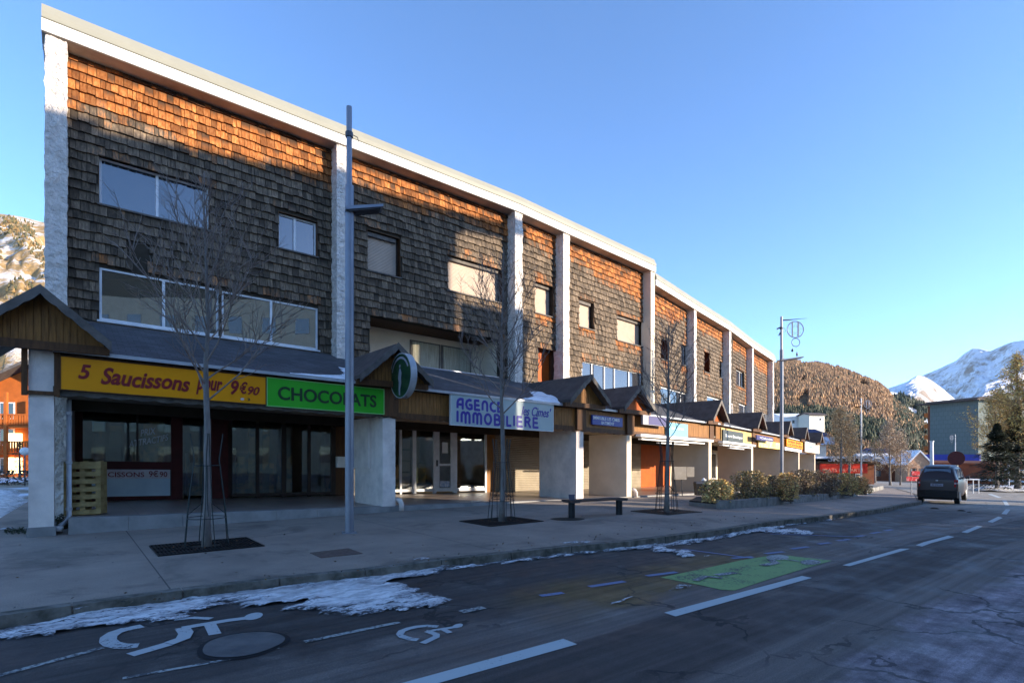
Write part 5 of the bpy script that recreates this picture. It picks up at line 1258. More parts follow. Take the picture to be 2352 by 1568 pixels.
# grey service box on legs against the wall
q_ = P3g(4, -.16, 0, 0); bx = at(1560, 1086, 24.5)
ce = empty('service_box', (bx.x, bx.y, g(bx.x, bx.y)), 'beige meter box on thin legs beside the far pier behind the bin', 'box'); z0 = g(bx.x, bx.y)
mb = MB(); mb.box(bx.x - .28, bx.x + .28, bx.y - .15, bx.y + .15, z0 + .72, z0 + 1.28); mb.build('cabinet', M('beige_box', (0.42, 0.37, 0.31)), ce)
mb = MB(); mb.box(bx.x + .3, bx.x + .62, bx.y - .14, bx.y + .15, z0 + .84, z0 + 1.27); mb.build('side_cabinet', M('beige_box_b', (0.40, 0.35, 0.29)), ce)
mb = MB()
for sx in (-.16, .14): mb.tube([(bx.x + sx, bx.y, z0), (bx.x + sx - .04, bx.y, z0 + .72)], .02, 5)
mb.build('leg', 'pole_dark', ce)

# ------------------------------------------------------------------ stacked pallets leaning by the downpipe
def pallet(cx, lean, zb, label, ang=0.0):
    ex = DIR[0]; n_ = NRM[0]; base = cx
    up = (Vector((0, 0, 1)) * math.cos(lean) + n_ * math.sin(lean)).normalized(); ex2 = (ex * math.cos(ang) + up * math.sin(ang)).normalized(); out = ex2.cross(up)
    e = empty('wooden_pallet', base, label, 'pallet', 'wooden pallets leaning beside the downpipe')
    W_, H_ = .62, 1.12; mb = MB()
    for k in range(7): mb.obox(base + up * (k * H_ / 7 + rnd.uniform(0, .01)), ex2 * W_, up * (.095), out * .02)
    mb.build('deck_boards', 'palletwood', e)
    mb = MB()
    for k in range(3): mb.obox(base + ex2 * (k * (W_ - .09) / 2) - out * .085, ex2 * .09, up * H_, out * .08)
    mb.build('stringers', 'palletwood', e)
    mb = MB()
    for k in range(4): mb.obox(base + up * (k * (H_ - .1) / 3) - out * .11, ex2 * W_, up * .095, out * .02)
    mb.build('bottom_boards', 'palletwood', e)
pb = BW(0, hit(0, NA + .55, 153, 1180)[0], NA + .55, FLOOR)
for k, (dn, ln, an) in enumerate(((0, .10, 0.0), (.16, .08, .02), (.32, .1, -.015))):
    pallet(pb + NRM[0] * dn - DIR[0] * .05 + DIR[0] * .06 * k, ln, 0, ['front wooden pallet of the leaning stack by the downpipe', 'middle wooden pallet of the leaning stack by the downpipe', 'rear wooden pallet of the leaning stack by the downpipe'][k], an)

# weeds at the foot of the first pier
def leaves(n, fn, size, cols, rr, flat=.6):
    mb = MB()
    for k in range(n):
        c = fn(rr); d = Vector((rr.uniform(-1, 1), rr.uniform(-1, 1), rr.uniform(-flat, flat))).normalized(); s = size * rr.uniform(.6, 1.3)
        x = d * s; y = d.cross(Vector((rr.uniform(-1, 1), rr.uniform(-1, 1), rr.uniform(-1, 1)))).normalized() * s * .45; col = rr.choice(cols); b_ = rr.uniform(.7, 1.25)
        mb.add([c - x, c - y * 1.0, c + x, c + y], [(0, 1, 2, 3)], tuple(v * b_ for v in col))
    return mb
MT['leaf'] = vcmat('leaf_tones', 0.75, noise_amt=.1)
rr = random.Random(5); wc = hitg(118, 1214)
def wf(r):
    a = r.uniform(0, 6.28); q = r.random() ** .6 * .33; return Vector((wc.x + .1 + q * math.cos(a) * 1.1, wc.y + .15 + q * math.sin(a), .02 + r.random() ** 2 * .26 * (1.2 - q * 2)))
tag(leaves(900, wf, .035, [(.03, .045, .02), (.06, .055, .025), (.08, .05, .025)], rr).build('weeds', 'leaf'), 'dark weeds growing at the foot of the first pier', 'weeds', kind='stuff')
tag(leaves(260, lambda r: hitg(r.uniform(10, 75), 1221 + r.uniform(-4, 6)) + Vector((0, 0, .01 + r.random() * .05)), .03, [(.03, .045, .02), (.05, .055, .03)], rr).build('weeds', 'leaf'), 'sparse weeds on the pavement edge left of the first pier', 'weeds', kind='stuff')

# ------------------------------------------------------------------ planted bed with stone edging and shrubs
edge = [(1583, 1160), (1663, 1168.5), (1740, 1163.5), (1815, 1155.5), (1890, 1148), (1958, 1140), (2000, 1130), (2028.6, 1123)]
EP = [hitg(u, v) for u, v in edge]
top = [hitg(*q) for q in ((2012, 1112), (1930, 1118), (1780, 1124), (1640, 1138))]
bedp = [p[:2] for p in EP] + [(EP[-1].x + .5, EP[-1].y + 3)] + [(Cx.x, Cx.y) for Cx in [hitg(1900, 1128), hitg(1740, 1138), hitg(1600, 1150)]]
tag(drape([bedp], .16, 'planting_bed', 'rubble', thick=.16), kind='structure')
be = empty('bed_edging', EP[1], 'edging of grey stone blocks in front of the shrubs', 'edging')
mb = MB()
for i in range(len(EP) - 1):
    a, b = EP[i], EP[i + 1]; L = (b - a).length; n = max(1, round(L / .75)); d = (b - a).normalized(); nn = Vector((-d.y, d.x, 0))
    for k in range(n):
        q0, q1 = a.lerp(b, k / n), a.lerp(b, (k + .985) / n); j = rnd.uniform(-.02, .02); h = .26 + rnd.uniform(-.015, .015) if i else .12
        P = [q0 + nn * (j - .02), q1 + nn * (j - .02), q1 + nn * .28, q0 + nn * .28]; mb.hexa([gp(q.x, q.y, -.02) for q in P] + [gp(q.x, q.y, h) for q in P])
mb.build('blocks', 'granite', be)
mb = MB()
for i in (1, 2, 3, 4, 5):
    a, b = EP[i], EP[i + 1]; d = (b - a).normalized(); nn = Vector((-d.y, d.x, 0)); q0, q1 = a.lerp(b, .1) - nn * .0, a.lerp(b, .55)
    P = [q0 + nn * .3, q1 + nn * .3, q1 + nn * .45, q0 + nn * .45]; mb.hexa([gp(q.x, q.y, .1) for q in P] + [gp(q.x, q.y, .22) for q in P])
mb.build('inner_blocks', 'concrete', be)
def shrub(c, rx, ry, h, cols, seed, label, n=3200, stems=110):
    rr = random.Random(seed); e = empty('shrub', c, label, 'shrub', 'shrubs in the stone edged bed')
    st = MB()
    def inr(r):
        while 1:
            x, y, z = r.uniform(-1, 1), r.uniform(-1, 1), r.uniform(0, 1)
            rad = math.sqrt(x * x + y * y); lim = math.sqrt(max(0, 1 - (z * .92) ** 2.4)) * (.78 + .75 * noise.noise(Vector((x * 2.6 + seed, y * 2.6, z * 2.8))) + .15)
            if rad < lim and r.random() < .35 + .65 * (rad * rad + z * z): return c + Vector((x * rx, y * ry, .08 + z * h))
    for k in range(stems):
        t = inr(rr) + Vector((rr.uniform(-.12, .12), rr.uniform(-.12, .12), rr.uniform(0, .2))); b0 = c + Vector((rr.uniform(-.4, .4) * rx, rr.uniform(-.4, .4) * ry, 0)); m_ = b0.lerp(t, .5) + Vector((0, 0, .1)); st.tube([b0, m_, t], [.012, .008, .003], 4, cap=False)
    st.build('stems', 'twig', e)
    leaves(n, inr, .045, cols, rr).build('foliage', 'leaf', e)
ol = [(.34, .24, .10), (.42, .29, .12), (.22, .18, .08)]; tan = [(.66, .39, .15), (.56, .35, .14), (.74, .46, .20)]; dk = [(.20, .155, .10), (.30, .22, .14), (.12, .10, .07)]; yl = [(.60, .47, .17), (.48, .36, .14), (.66, .50, .20)]
def sh(u0, u1, vtop, Y, cols, seed, label, n=2600):
    u = (u0 + u1) / 2; X = (u - U0) / F * Y; z0 = g(X, Y) + .12; h = (EYE + (HV - vtop) / F * Y - z0) * .9; rx = (u1 - u0) / 2 / F * Y * 1.12
    shrub(Vector((X, Y, z0)), rx * 1.1, max(.5, rx * .8), h, cols, seed, label, int(n * .8))
sh(1620, 1678, 1100, 17.6, yl + tan[:1], 1, 'small yellowish shrub at the left end of the bed nearest the bin')
sh(1682, 1760, 1078, 19.2, ol, 2, 'olive shrub second from the bin end of the bed', 3200)
sh(1745, 1800, 1090, 20.5, dk + ol, 8, 'low dark olive shrub in front of the lamp post', 2400)
sh(1790, 1828, 1083, 20.0, tan + yl[:1], 3, 'tan orange shrub growing right at the lamp post')
sh(1820, 1870, 1076, 23, dk + ol[:1], 4, 'dark brown shrub just right of the lamp post', 3000)
sh(1862, 1922, 1076, 24.5, dk, 5, 'large dark grey-brown shrub in the middle of the far part of the bed', 3400)
sh(1915, 1968, 1084, 26, yl + ol[:1] + tan[:1], 6, 'yellow-brown bushy shrub right of the large dark one', 3000)
sh(1958, 1995, 1094, 27.5, tan, 7, 'orange-tan shrub at the far right end of the bed', 2200)

# ------------------------------------------------------------------ parked car seen from behind
def car():
    Yc = 25.2; X = (2152 - U0) / F * Yc; z0 = g(X, Yc) - .12
    ax = Vector((.70, .714, 0)).normalized(); sx = Vector((ax.y, -ax.x, 0))
    rzv = math.atan2(ax.y, ax.x) - math.pi / 2
    e = empty('parked_car', (X, Yc, z0), 'dark brown compact people carrier seen from behind, parked at the kerb', 'car', rz=rzv)
    W = .86
    def ring(y, zb, zw, zt, wb, ww, wt, r=.1):   # half section from bottom centre to top centre, mirrored
        h = [(0, zb), (wb * .8, zb), (wb, zb + .08), (ww, zb + (zw - zb) * .5), (ww * .995, zw - .05), (ww * .965, zw + .02), (wt + (ww - wt) * .25, zt - (zt - zw) * .25), (wt, zt - .07), (wt * .86, zt - .01), (0, zt + .015)]
        return [Vector((x, y, z)) for x, z in h] + [Vector((-x, y, z)) for x, z in h[-2:0:-1]]
    secs = [(-.02, .34, .92, 1.02, .74, .80, .70), (.03, .26, .94, 1.10, .78, .845, .66), (.12, .22, .95, 1.36, .80, .865, .63), (.32, .20, .955, 1.53, .82, .875, .64), (.75, .19, .96, 1.60, .82, .88, .66),
            (1.5, .19, .955, 1.63, .82, .88, .67), (2.2, .19, .945, 1.60, .82, .88, .66), (2.75, .19, .93, 1.42, .82, .875, .64), (3.25, .2, .91, 1.02, .81, .87, .66), (3.9, .22, .80, .86, .78, .84, .62), (4.2, .3, .62, .68, .68, .72, .5)]
    mb = MB(); R_ = [ring(*s) for s in secs]; N = len(R_[0]); vs = [v for r in R_ for v in r]; fs = []
    for i in range(len(R_) - 1):
        for k in range(N): fs.append((i * N + k, i * N + (k + 1) % N, (i + 1) * N + (k + 1) % N, (i + 1) * N + k))
    fs += [tuple(range(N))[::-1], tuple(range((len(R_) - 1) * N, len(R_) * N))]
    mb.add(vs, fs)
    paint = M('brown_car_paint', (0.034, 0.018, 0.018), (0.030, 0.016, 0.016), 1, 0.36, metal=0.2, spec=0.5)
    def put(mb, name, m, par=e, smooth=False):
        o = mb.build(name, m, smooth=smooth); o.parent = par; return o
    body = put(mb, 'body', paint, smooth=True); md = body.modifiers.new('s', 'SUBSURF'); md.levels = 2; md.render_levels = 2
    gl = glass_mat('car_glass', .10, (.012, .02, .035), 0, .03); blk = MT['black']
    def bx(name, m, x0, x1, y0, y1, z0_, z1, par=e): mb = MB(); mb.box(x0, x1, y0, y1, z0_, z1); return put(mb, name, m, par)
    # rear window following the hatch
    mb = MB(); A = [(-.60, .018, 1.02), (.60, .018, 1.02), (.53, .19, 1.46), (-.53, .19, 1.46)]
    mb.hexa([A[0], A[1], (.60, .06, 1.02), (-.60, .06, 1.02), A[3], A[2], (.53, .24, 1.45), (-.53, .24, 1.45)]); wn = put(mb, 'rear_window', gl)
    mb = MB(); mb.tube([(.02, -.0, 1.035), (.25, .005, 1.055), (.42, .01, 1.075)], .012, 5); put(mb, 'wiper', blk, wn)
    for s in (-1, 1):
        mb = MB(); P = [(s * .70, -.035, .72), (s * .845, .05, .72), (s * .845, .05, 1.02), (s * .70, -.005, 1.02)]
        Q = [(x, y + .1, z) for x, y, z in P]; 
        if s > 0: mb.hexa([P[0], P[1], Q[1], Q[0], P[3], P[2], Q[2], Q[3]])
        else: mb.hexa([P[1], P[0], Q[0], Q[1], P[2], P[3], Q[3], Q[2]])
        tl = put(mb, 'tail_light', M('tail_red', (0.38, 0.012, 0.014), rough=.25))
        mb = MB(); P = [(s * .705, -.045, .84), (s * .85, .043, .84), (s * .85, .045, .905), (s * .705, -.04, .905)]; Q = [(x, y + .03, z) for x, y, z in P]
        if s > 0: mb.hexa([P[0], P[1], Q[1], Q[0], P[3], P[2], Q[2], Q[3]])
        else: mb.hexa([P[1], P[0], Q[0], Q[1], P[2], P[3], Q[3], Q[2]])
        put(mb, 'lens', M('pale_lens', (0.55, 0.40, 0.42), rough=.3), tl)
        mb = MB(); y0 = .55   # side windows
        for a, b in ((.45, 1.25), (1.32, 2.15), (2.22, 2.72)):
            P = [(s * .845, a, 1.02), (s * .845, b, 1.01), (s * .72, b - (.15 if b > 2.5 else .03), 1.44 if b < 2.5 else 1.36), (s * .72, a + .08, 1.46)]; Q = [(x - s * .04, y, z) for x, y, z in P]
            F_ = [P[0], P[1], Q[1], Q[0], P[3], P[2], Q[2], Q[3]]; mb.hexa(F_)
        put(mb, 'side_window', gl)
        mb = MB(); mb.hexa([(s * .88, 2.55, .98), (s * 1.06, 2.55, .98), (s * 1.06, 2.65, .98), (s * .88, 2.65, .98), (s * .88, 2.55, 1.1), (s * 1.06, 2.55, 1.12), (s * 1.06, 2.65, 1.12), (s * .88, 2.65, 1.1)]); put(mb, 'mirror', paint)
        for y in (.62, 3.35):
            mb = MB(); mb.tube([(s * .64, y, .31), (s * .66, y, .31), (s * .84, y, .31), (s * .86, y, .31)], [.28, .31, .31, .28], 24); wh = put(mb, 'wheel', blk)
            mb = MB(); mb.tube([(s * .857, y, .31), (s * .868, y, .31)], [.2, .18], 16); put(mb, 'rim', 'pole', wh)
    mb = MB()
    for i, (x, y) in enumerate([(-.86, .12), (-.82, -.03), (-.5, -.10), (.5, -.10), (.82, -.03), (.86, .12)]): pass
    bp = [(-.865, .16), (-.82, -.02), (-.5, -.09), (.5, -.09), (.82, -.02), (.865, .16)]
    for i in range(5):
        (xa, ya), (xb, yb) = bp[i], bp[i + 1]; mb.hexa([(xa, ya + .03, .27), (xb, yb + .03, .27), (xb * .97, yb + .14, .27), (xa * .97, ya + .14, .27), (xa, ya, .56), (xb, yb, .56), (xb * .97, yb + .14, .58), (xa * .97, ya + .14, .58)])
    put(mb, 'bumper', M('bumper_plastic', (0.02, 0.018, 0.018), rough=.5))
    pl = bx('number_plate', M('plate_white', (0.30, 0.30, 0.36)), -.26, .26, -.06, -.045, .74, .85)
    t = text_obj('lettering', 'BK 274 LA', (-.20, -.062, .765), (1, 0, 0), (0, 0, 1), (0, -1, 0), .06, .4, 'black', None, .01, depth=.003); t.parent = pl
    bx('badge', MT['zinc'], -.05, .05, -.035, -.02, .955, .995); bx('handle', blk, -.14, .14, -.05, -.035, .865, .885)
    bx('exhaust_shield', blk, -.6, .6, .2, 3.4, .17, .3)
    mb = MB(); mb.hexa([(-.5, .12, 1.52), (.5, .12, 1.52), (.52, .36, 1.575), (-.52, .36, 1.575), (-.5, .12, 1.545), (.5, .12, 1.545), (.52, .36, 1.60), (-.52, .36, 1.60)]); put(mb, 'spoiler', paint)
    bx('brake_light', M('dark_red_lens', (0.15, 0.01, 0.01)), -.12, .12, .108, .118, 1.525, 1.54)
    e.scale = (0.88, 0.95, 1.08); return e
car()
# lumps of dirty ice behind the car
for (u, v, r) in ((2146, 1168, .13), (2207, 1173, .11), (2226, 1176, .06)):
    c_ = hitg(u, v, -.12); mb = MB(); N = 12; vs = [c_ + Vector((0, 0, r * .45))]
    for j, f in ((0, .55), (1, 1)):
        vs += [c_ + Vector((r * f * math.cos(k * 6.283 / N) * rnd.uniform(.8, 1.2) * 1.4, r * f * math.sin(k * 6.283 / N) * rnd.uniform(.8, 1.2), r * (.38, -.02)[j])) for k in range(N)]
    fs = [(0, 1 + k, 1 + (k + 1) % N) for k in range(N)] + [(1 + k, 1 + N + k, 1 + N + (k + 1) % N, 1 + (k + 1) % N) for k in range(N)]
    mb.add(vs, fs); o = mb.build('dirt_lump', 'rubble', smooth=True); tag(o, 'dark lump of dirty ice on the road behind the car' , 'ice lump', 'lumps of dirty ice behind the parked car')
# red and white barrier and sign beyond the kerb
c_ = hitg(2093, 1143); c_ = at(2093, 1148, 32); zb_ = g(c_.x, c_.y); e = empty('road_sign', (c_.x, c_.y, zb_), 'small red and white direction boards on a grey post left of the car', 'road sign')
mb = MB(); mb.tube([(c_.x, c_.y, zb_), (c_.x, c_.y, zb_ + 1.5)], .03, 6); mb.build('post', 'pole', e)
mb = MB(); mb.box(c_.x - .3, c_.x + .42, c_.y - .04, c_.y - .02, zb_ + .8, zb_ + 1.05); mb.box(c_.x - .02, c_.x + .45, c_.y - .07, c_.y - .045, zb_ + 1.12, zb_ + 1.36); mb.build('panel', M('red_panel', (0.5, 0.02, 0.03), (0.7, 0.4, 0.4), 6, lo=.5, hi=.7), e)

rr = random.Random(77)
def lf(r):
    t = r.uniform(-6, 14); k = -7.05 - abs(r.gauss(0, .5)) if r.random() < .6 else r.uniform(-13.5, -7.2); p = A0 * t + B0 * k; return Vector((p.x, p.y, g(p.x, p.y) + .012))
tag(leaves(260, lf, .022, [(.16, .08, .04), (.10, .065, .04), (.22, .13, .06), (.05, .045, .04)], rr, .25).build('fallen_leaves', 'leaf'), 'scattered dead leaves and grit on the pavement', 'leaves', kind='stuff')
# ------------------------------------------------------------------ hills and mountains
def ridge(name, prof, mat_, Yn, Yf, zb, rows=60, cols=160, p=1.0, rough=0.03, seed=0, back=True, relief=.0, rf=1.0):
    """prof: picture points of the skyline; Yf may be a pair (left, right)"""
    us = [q[0] for q in prof]; yf = Yf if isinstance(Yf, tuple) else (Yf, Yf); yn = Yn if isinstance(Yn, tuple) else (Yn, Yn)
    def vv(u):
        for a, b in zip(prof, prof[1:]):
            if u <= b[0]: return a[1] + (b[1] - a[1]) * (u - a[0]) / (b[0] - a[0])
        return prof[-1][1]
    vs = []; fs = []; H = {}
    for j in range(rows + 1 + (1 if back else 0)):
        r = j / rows
        for i in range(cols + 1):
            fu = i / cols; u = us[0] + (us[-1] - us[0]) * fu; f_, n_ = yf[0] + (yf[1] - yf[0]) * fu, yn[0] + (yn[1] - yn[0]) * fu
            zt = EYE + (HV - vv(u)) / F * f_
            if j > rows: Y = f_ * 1.35; z = zb
            else:
                Y = n_ + (f_ - n_) * r; z = zb + (zt - zb) * (r ** p)
                q = Vector((u * .004 * rf + seed, r * 2.5 * rf, seed)); nz = noise.fractal(q * 2.2, .9, 2.1, 6); rd = 1 - abs(noise.fractal(q * 2.6 + Vector((7, 3, 1)), .9, 2.1, 5)) * 2
                z += (zt - zb) * (rough * nz + relief * (rd - .5)) * (r * (1 - r) * 4) ** .7
                if j == rows: z += (zt - zb) * rough * .15 * nz
            vs.append(((u - U0) / F * Y, Y, z))
    C = cols + 1
    for j in range(rows + (1 if back else 0)):
        for i in range(cols): fs.append((j * C + i, j * C + i + 1, (j + 1) * C + i + 1, (j + 1) * C + i))
    mb = MB(); mb.add(vs, fs); o = mb.build(name, mat_, smooth=True); tag(o, kind='structure')
    def surf(u, r):
        i = (u - us[0]) / (us[-1] - us[0]) * cols; j = r * rows; i0, j0 = min(int(i), cols - 1), min(int(j), rows - 1); a, b = i - i0, j - j0
        P = [Vector(vs[jj * C + ii]) for jj, ii in ((j0, i0), (j0, i0 + 1), (j0 + 1, i0 + 1), (j0 + 1, i0))]
        return (P[0] * (1 - a) + P[1] * a) * (1 - b) + (P[3] * (1 - a) + P[2] * a) * b
    return surf
def slope_mat(name, snowc, rockc, s1, lo, hi, bs=.02, s2=None):
    m, nt, p, pos, o = newmat(name)
    a = noi(nt, pos, s1, 10, .68, .3); b = noi(nt, pos, s1 * 5, 6, .65)
    f = mth(nt, 'ADD', mth(nt, 'MULTIPLY', a, .65), mth(nt, 'MULTIPLY', b, .35))
    gm = _n(nt, 'ShaderNodeNewGeometry'); sp = _n(nt, 'ShaderNodeSeparateXYZ'); nt.links.new(gm.outputs['Normal'], sp.inputs[0])
    f = mth(nt, 'ADD', f, mth(nt, 'MULTIPLY', mth(nt, 'SUBTRACT', sp.outputs[2], .75), -.25))
    rk = ramp(nt, b, [(.35, rockc), (.65, tuple(c * 1.6 for c in rockc))])
    nt.links.new(mixc(nt, ramp(nt, f, [(lo, (0,) * 3), (hi, (1,) * 3)]), snowc, rk), p.inputs['Base Color'])
    p.inputs['Roughness'].default_value = .9; p.inputs['Specular IOR Level'].default_value = .1
    bumpn(nt, p, b, .5, 1 / bs); return m
msnow = slope_mat('snowy_rock', (0.80, 0.80, 0.84), (0.16, 0.13, 0.11), .004, .47, .62, .03)
mgrass = slope_mat('snowy_meadow', (0.78, 0.75, 0.72), (0.30, 0.19, 0.08), .03, .40, .50, .2)
mforest = slope_mat('forest_floor', (0.16, 0.10, 0.05), (0.10, 0.065, 0.03), .02, .4, .6, .2)
mvalley = slope_mat('valley_snow', (0.74, 0.76, 0.82), (0.10, 0.09, 0.06), .03, .53, .57, .2)
# back mountain: its flank turns away from the sun
ridge('mountain', [(1750, 960), (1900, 940), (2035, 893), (2090, 874), (2135, 856), (2165, 842), (2197, 827), (2215, 812), (2234, 800), (2252, 800), (2275, 806), (2295, 797), (2310, 791), (2330, 784), (2352, 781), (2420, 760), (2520, 800), (2700, 850)],
      msnow, (7600, 2600), (9500, 4200), -100, 90, 240, .8, .03, 3.3, relief=.035, rf=3)
ridge('mountain', [(2020, 1010), (2050, 905), (2075, 884), (2092, 870), (2108, 861), (2122, 864), (2140, 874), (2160, 888), (2180, 905), (2200, 921), (2230, 915), (2262, 882), (2300, 868), (2352, 850), (2420, 840), (2600, 860)],
      msnow, (1000, 2000), (1900, 3900), -60, 70, 160, 1.0, .05, 8.1, relief=.03, rf=3)
vh = ridge('hill', [(1990, 980), (2030, 890), (2045, 900), (2075, 905), (2105, 922), (2140, 936), (2200, 960), (2300, 975), (2500, 980)], mvalley, 380, (900, 900), -8, 50, 120, .9, .05, 5.5, relief=.02)
sl = ridge('forested_hill', [(1300, 900), (1500, 870), (1700, 840), (1780, 837), (1834, 839), (1878, 843), (1922, 851), (1951, 862), (1995, 880), (2020, 890), (2040, 908), (2056, 928), (2080, 948), (2115, 975), (2160, 1008), (2210, 1040)], mforest, 190, (720, 560), -4, 60, 160, .85, .03, 1.7)
lh = ridge('hill', [(-500, 560), (-200, 500), (0, 492), (50, 498), (102, 511), (160, 525), (300, 600), (500, 800)], mgrass, 120, (650, 560), -2, 60, 120, .95, .03, 2.2, relief=.02)
def forest(surf, n, ur, rr_, hr, colf, seed, name, label, wr=.2, cond=None):
    r = random.Random(seed); mb = MB()
    for k in range(n):
        u = r.uniform(*ur); q = r.uniform(0, 1) ** .8 * (rr_[1] - rr_[0]) + rr_[0]
        if cond and not cond(u, q, r): continue
        c = surf(u, q); h = r.uniform(*hr) * (.5 + .5 * q); w_ = h * r.uniform(wr * .8, wr * 1.2); col = colf(u, q, r); b = r.uniform(.65, 1.3); col = tuple(x * b for x in col)
        a0 = r.random() * 6; N = 5; vs = []
        for lv, (zz, rd) in enumerate(((.12, .7), (.3, 1.0), (.62, .62))):
            vs += [c + Vector((w_ * rd * math.cos(a0 + i * 6.283 / N + lv) * r.uniform(.75, 1.2), w_ * rd * math.sin(a0 + i * 6.283 / N + lv) * r.uniform(.75, 1.2), h * zz)) for i in range(N)]
        vs.append(c + Vector((0, 0, h))); fs = []
        for lv in range(2):
            for i in range(N): fs.append((lv * N + i, lv * N + (i + 1) % N, (lv + 1) * N + (i + 1) % N, (lv + 1) * N + i))
        for i in range(N): fs.append((2 * N + i, 2 * N + (i + 1) % N, 3 * N))
        mb.add(vs, fs, col)
    o = mb.build(name, 'leaf'); tag(o, label, 'forest', kind='stuff')
def larch(u, q, r):
    if r.random() < (.05 if u < 2050 else .75): return (.05, .06, .035)
    return r.choice([(.36, .205, .10), (.30, .17, .085), (.24, .145, .085), (.40, .235, .115)])
forest(sl, 22000, (1740, 2200), (.14, 1.0), (4, 8), larch, 1, 'larch_forest', 'orange-brown larch forest covering the rounded hill', .21, cond=lambda u, q, r: noise.noise(Vector((u * .03, q * 9, 7))) > -.33)
forest(sl, 2600, (1790, 2105), (.07, .17), (7, 12), lambda u, q, r: r.choice([(.04, .05, .03), (.05, .06, .03), (.09, .08, .04)]), 2, 'spruce_forest', 'dark green spruce belt at the foot of the larch hill')
forest(sl, 900, (1790, 2110), (.0, .07), (4, 6.5), larch, 3, 'larch_forest', 'orange larches below the dark spruce belt')
forest(lh, 3000, (-100, 200), (.15, 1), (2.0, 4.2), lambda u, q, r: r.choice([(.17, .12, .05), (.24, .15, .06), (.08, .08, .04), (.12, .10, .05)]), 4, 'hillside_trees', 'scattered trees on the snowy hillside at the left edge', .28,
       cond=lambda u, q, r: noise.noise(Vector((u * .012, q * 5, 4))) > .06 and q < .93)

forest(vh, 2600, (2040, 2250), (.05, .8), (9, 16), lambda u, q, r: r.choice([(.035, .045, .03), (.05, .06, .035), (.07, .07, .04)]), 6, 'spruce_forest', 'dark spruces in the snowy valley right of the larch hill',
       cond=lambda u, q, r: noise.noise(Vector((u * .03, q * 6, 4))) > (.02 if q > .12 else -.3))
# ------------------------------------------------------------------ houses in the distance
def solid_house(name, label, x0, y0, rz, W, D, H, wallm, roofm, rise, over=.6, wins=(), z0=0.0, cat='building', ridge_along='x', winm='glass_dark', winframe='frame'):
    e = empty(name, (x0, y0, z0), label, cat, rz=rz)
    def put(mb, nm, m, par=e, **k): o = mb.build(nm, m, **k); o.parent = par; return o
    mb = MB(); mb.box(0, W, 0, D, -3, H)
    if ridge_along == 'y': mb.add([(0, 0, H), (W, 0, H), (W / 2, 0, H + rise), (0, D, H), (W, D, H), (W / 2, D, H + rise)], [(0, 1, 2), (5, 4, 3), (0, 2, 5, 3), (1, 4, 5, 2)])
    else: mb.add([(0, 0, H), (0, D, H), (0, D / 2, H + rise), (W, 0, H), (W, D, H), (W, D / 2, H + rise)], [(2, 1, 0), (3, 4, 5), (0, 3, 5, 2), (2, 5, 4, 1)])
    wl = put(mb, 'wall', wallm)
    mb = MB(); t = .25
    if ridge_along == 'y':
        k = rise / (W / 2)
        for s in (0, 1):
            xe = -over if s == 0 else W + over; ze = H - over * k + .05
            P = [(W / 2, -over, H + rise + .05), (xe, -over, ze), (xe, D + over, ze), (W / 2, D + over, H + rise + .05)]
            if s == 0: P = [P[1], P[0], P[3], P[2]]
            mb.hexa([P[0], P[1], P[2], P[3]] + [(a, b, c + t) for a, b, c in P])
    else:
        k = rise / (D / 2)
        for s in (0, 1):
            ye = -over if s == 0 else D + over; ze = H - over * k + .05
            P = [(-over, ye, ze), (W + over, ye, ze), (W + over, D / 2, H + rise + .05), (-over, D / 2, H + rise + .05)]
            if s: P = [P[3], P[2], P[1], P[0]]
            mb.hexa([P[0], P[1], P[2], P[3]] + [(a, b, c + t) for a, b, c in P])
    put(mb, 'roof', roofm)
    for (xa, xb, za, zb) in wins:
        mb = MB(); mb.box(xa, xb, -.06, -.002, za, zb); f = put(mb, 'window', winframe); mb = MB(); mb.box(xa + .1, xb - .1, -.08, -.062, za + .1, zb - .1); put(mb, 'pane', winm, f)
    return e, put
MT['chalet'] = M('orange_chalet_wood', (0.50, 0.13, 0.025), (0.38, 0.10, 0.02), 1.5, .7); MT['redbrown'] = M('red_brown_wood', (0.22, 0.075, 0.035), (0.16, 0.055, 0.03), 1.5, .8)
MT['greenslate'] = None
def green_mat():
    m, nt, p, pos, o = newmat('grey_green_cladding')
    tc = _n(nt, 'ShaderNodeTexCoord'); b = _n(nt, 'ShaderNodeTexBrick'); nt.links.new(mapv(nt, tc.outputs['Object'], rot=(R(90), 0, 0)), b.inputs[0])
    b.offset = .5; b.inputs['Color1'].default_value = (.115, .145, .135, 1); b.inputs['Color2'].default_value = (.105, .135, .125, 1); b.inputs['Mortar'].default_value = (.075, .10, .095, 1)
    b.inputs['Scale'].default_value = 1; b.inputs['Brick Width'].default_value = 1.0; b.inputs['Row Height'].default_value = .9; b.inputs['Mortar Size'].default_value = .04
    nt.links.new(b.outputs[0], p.inputs['Base Color']); p.inputs['Roughness'].default_value = .8; return m
MT['greenslate'] = green_mat()
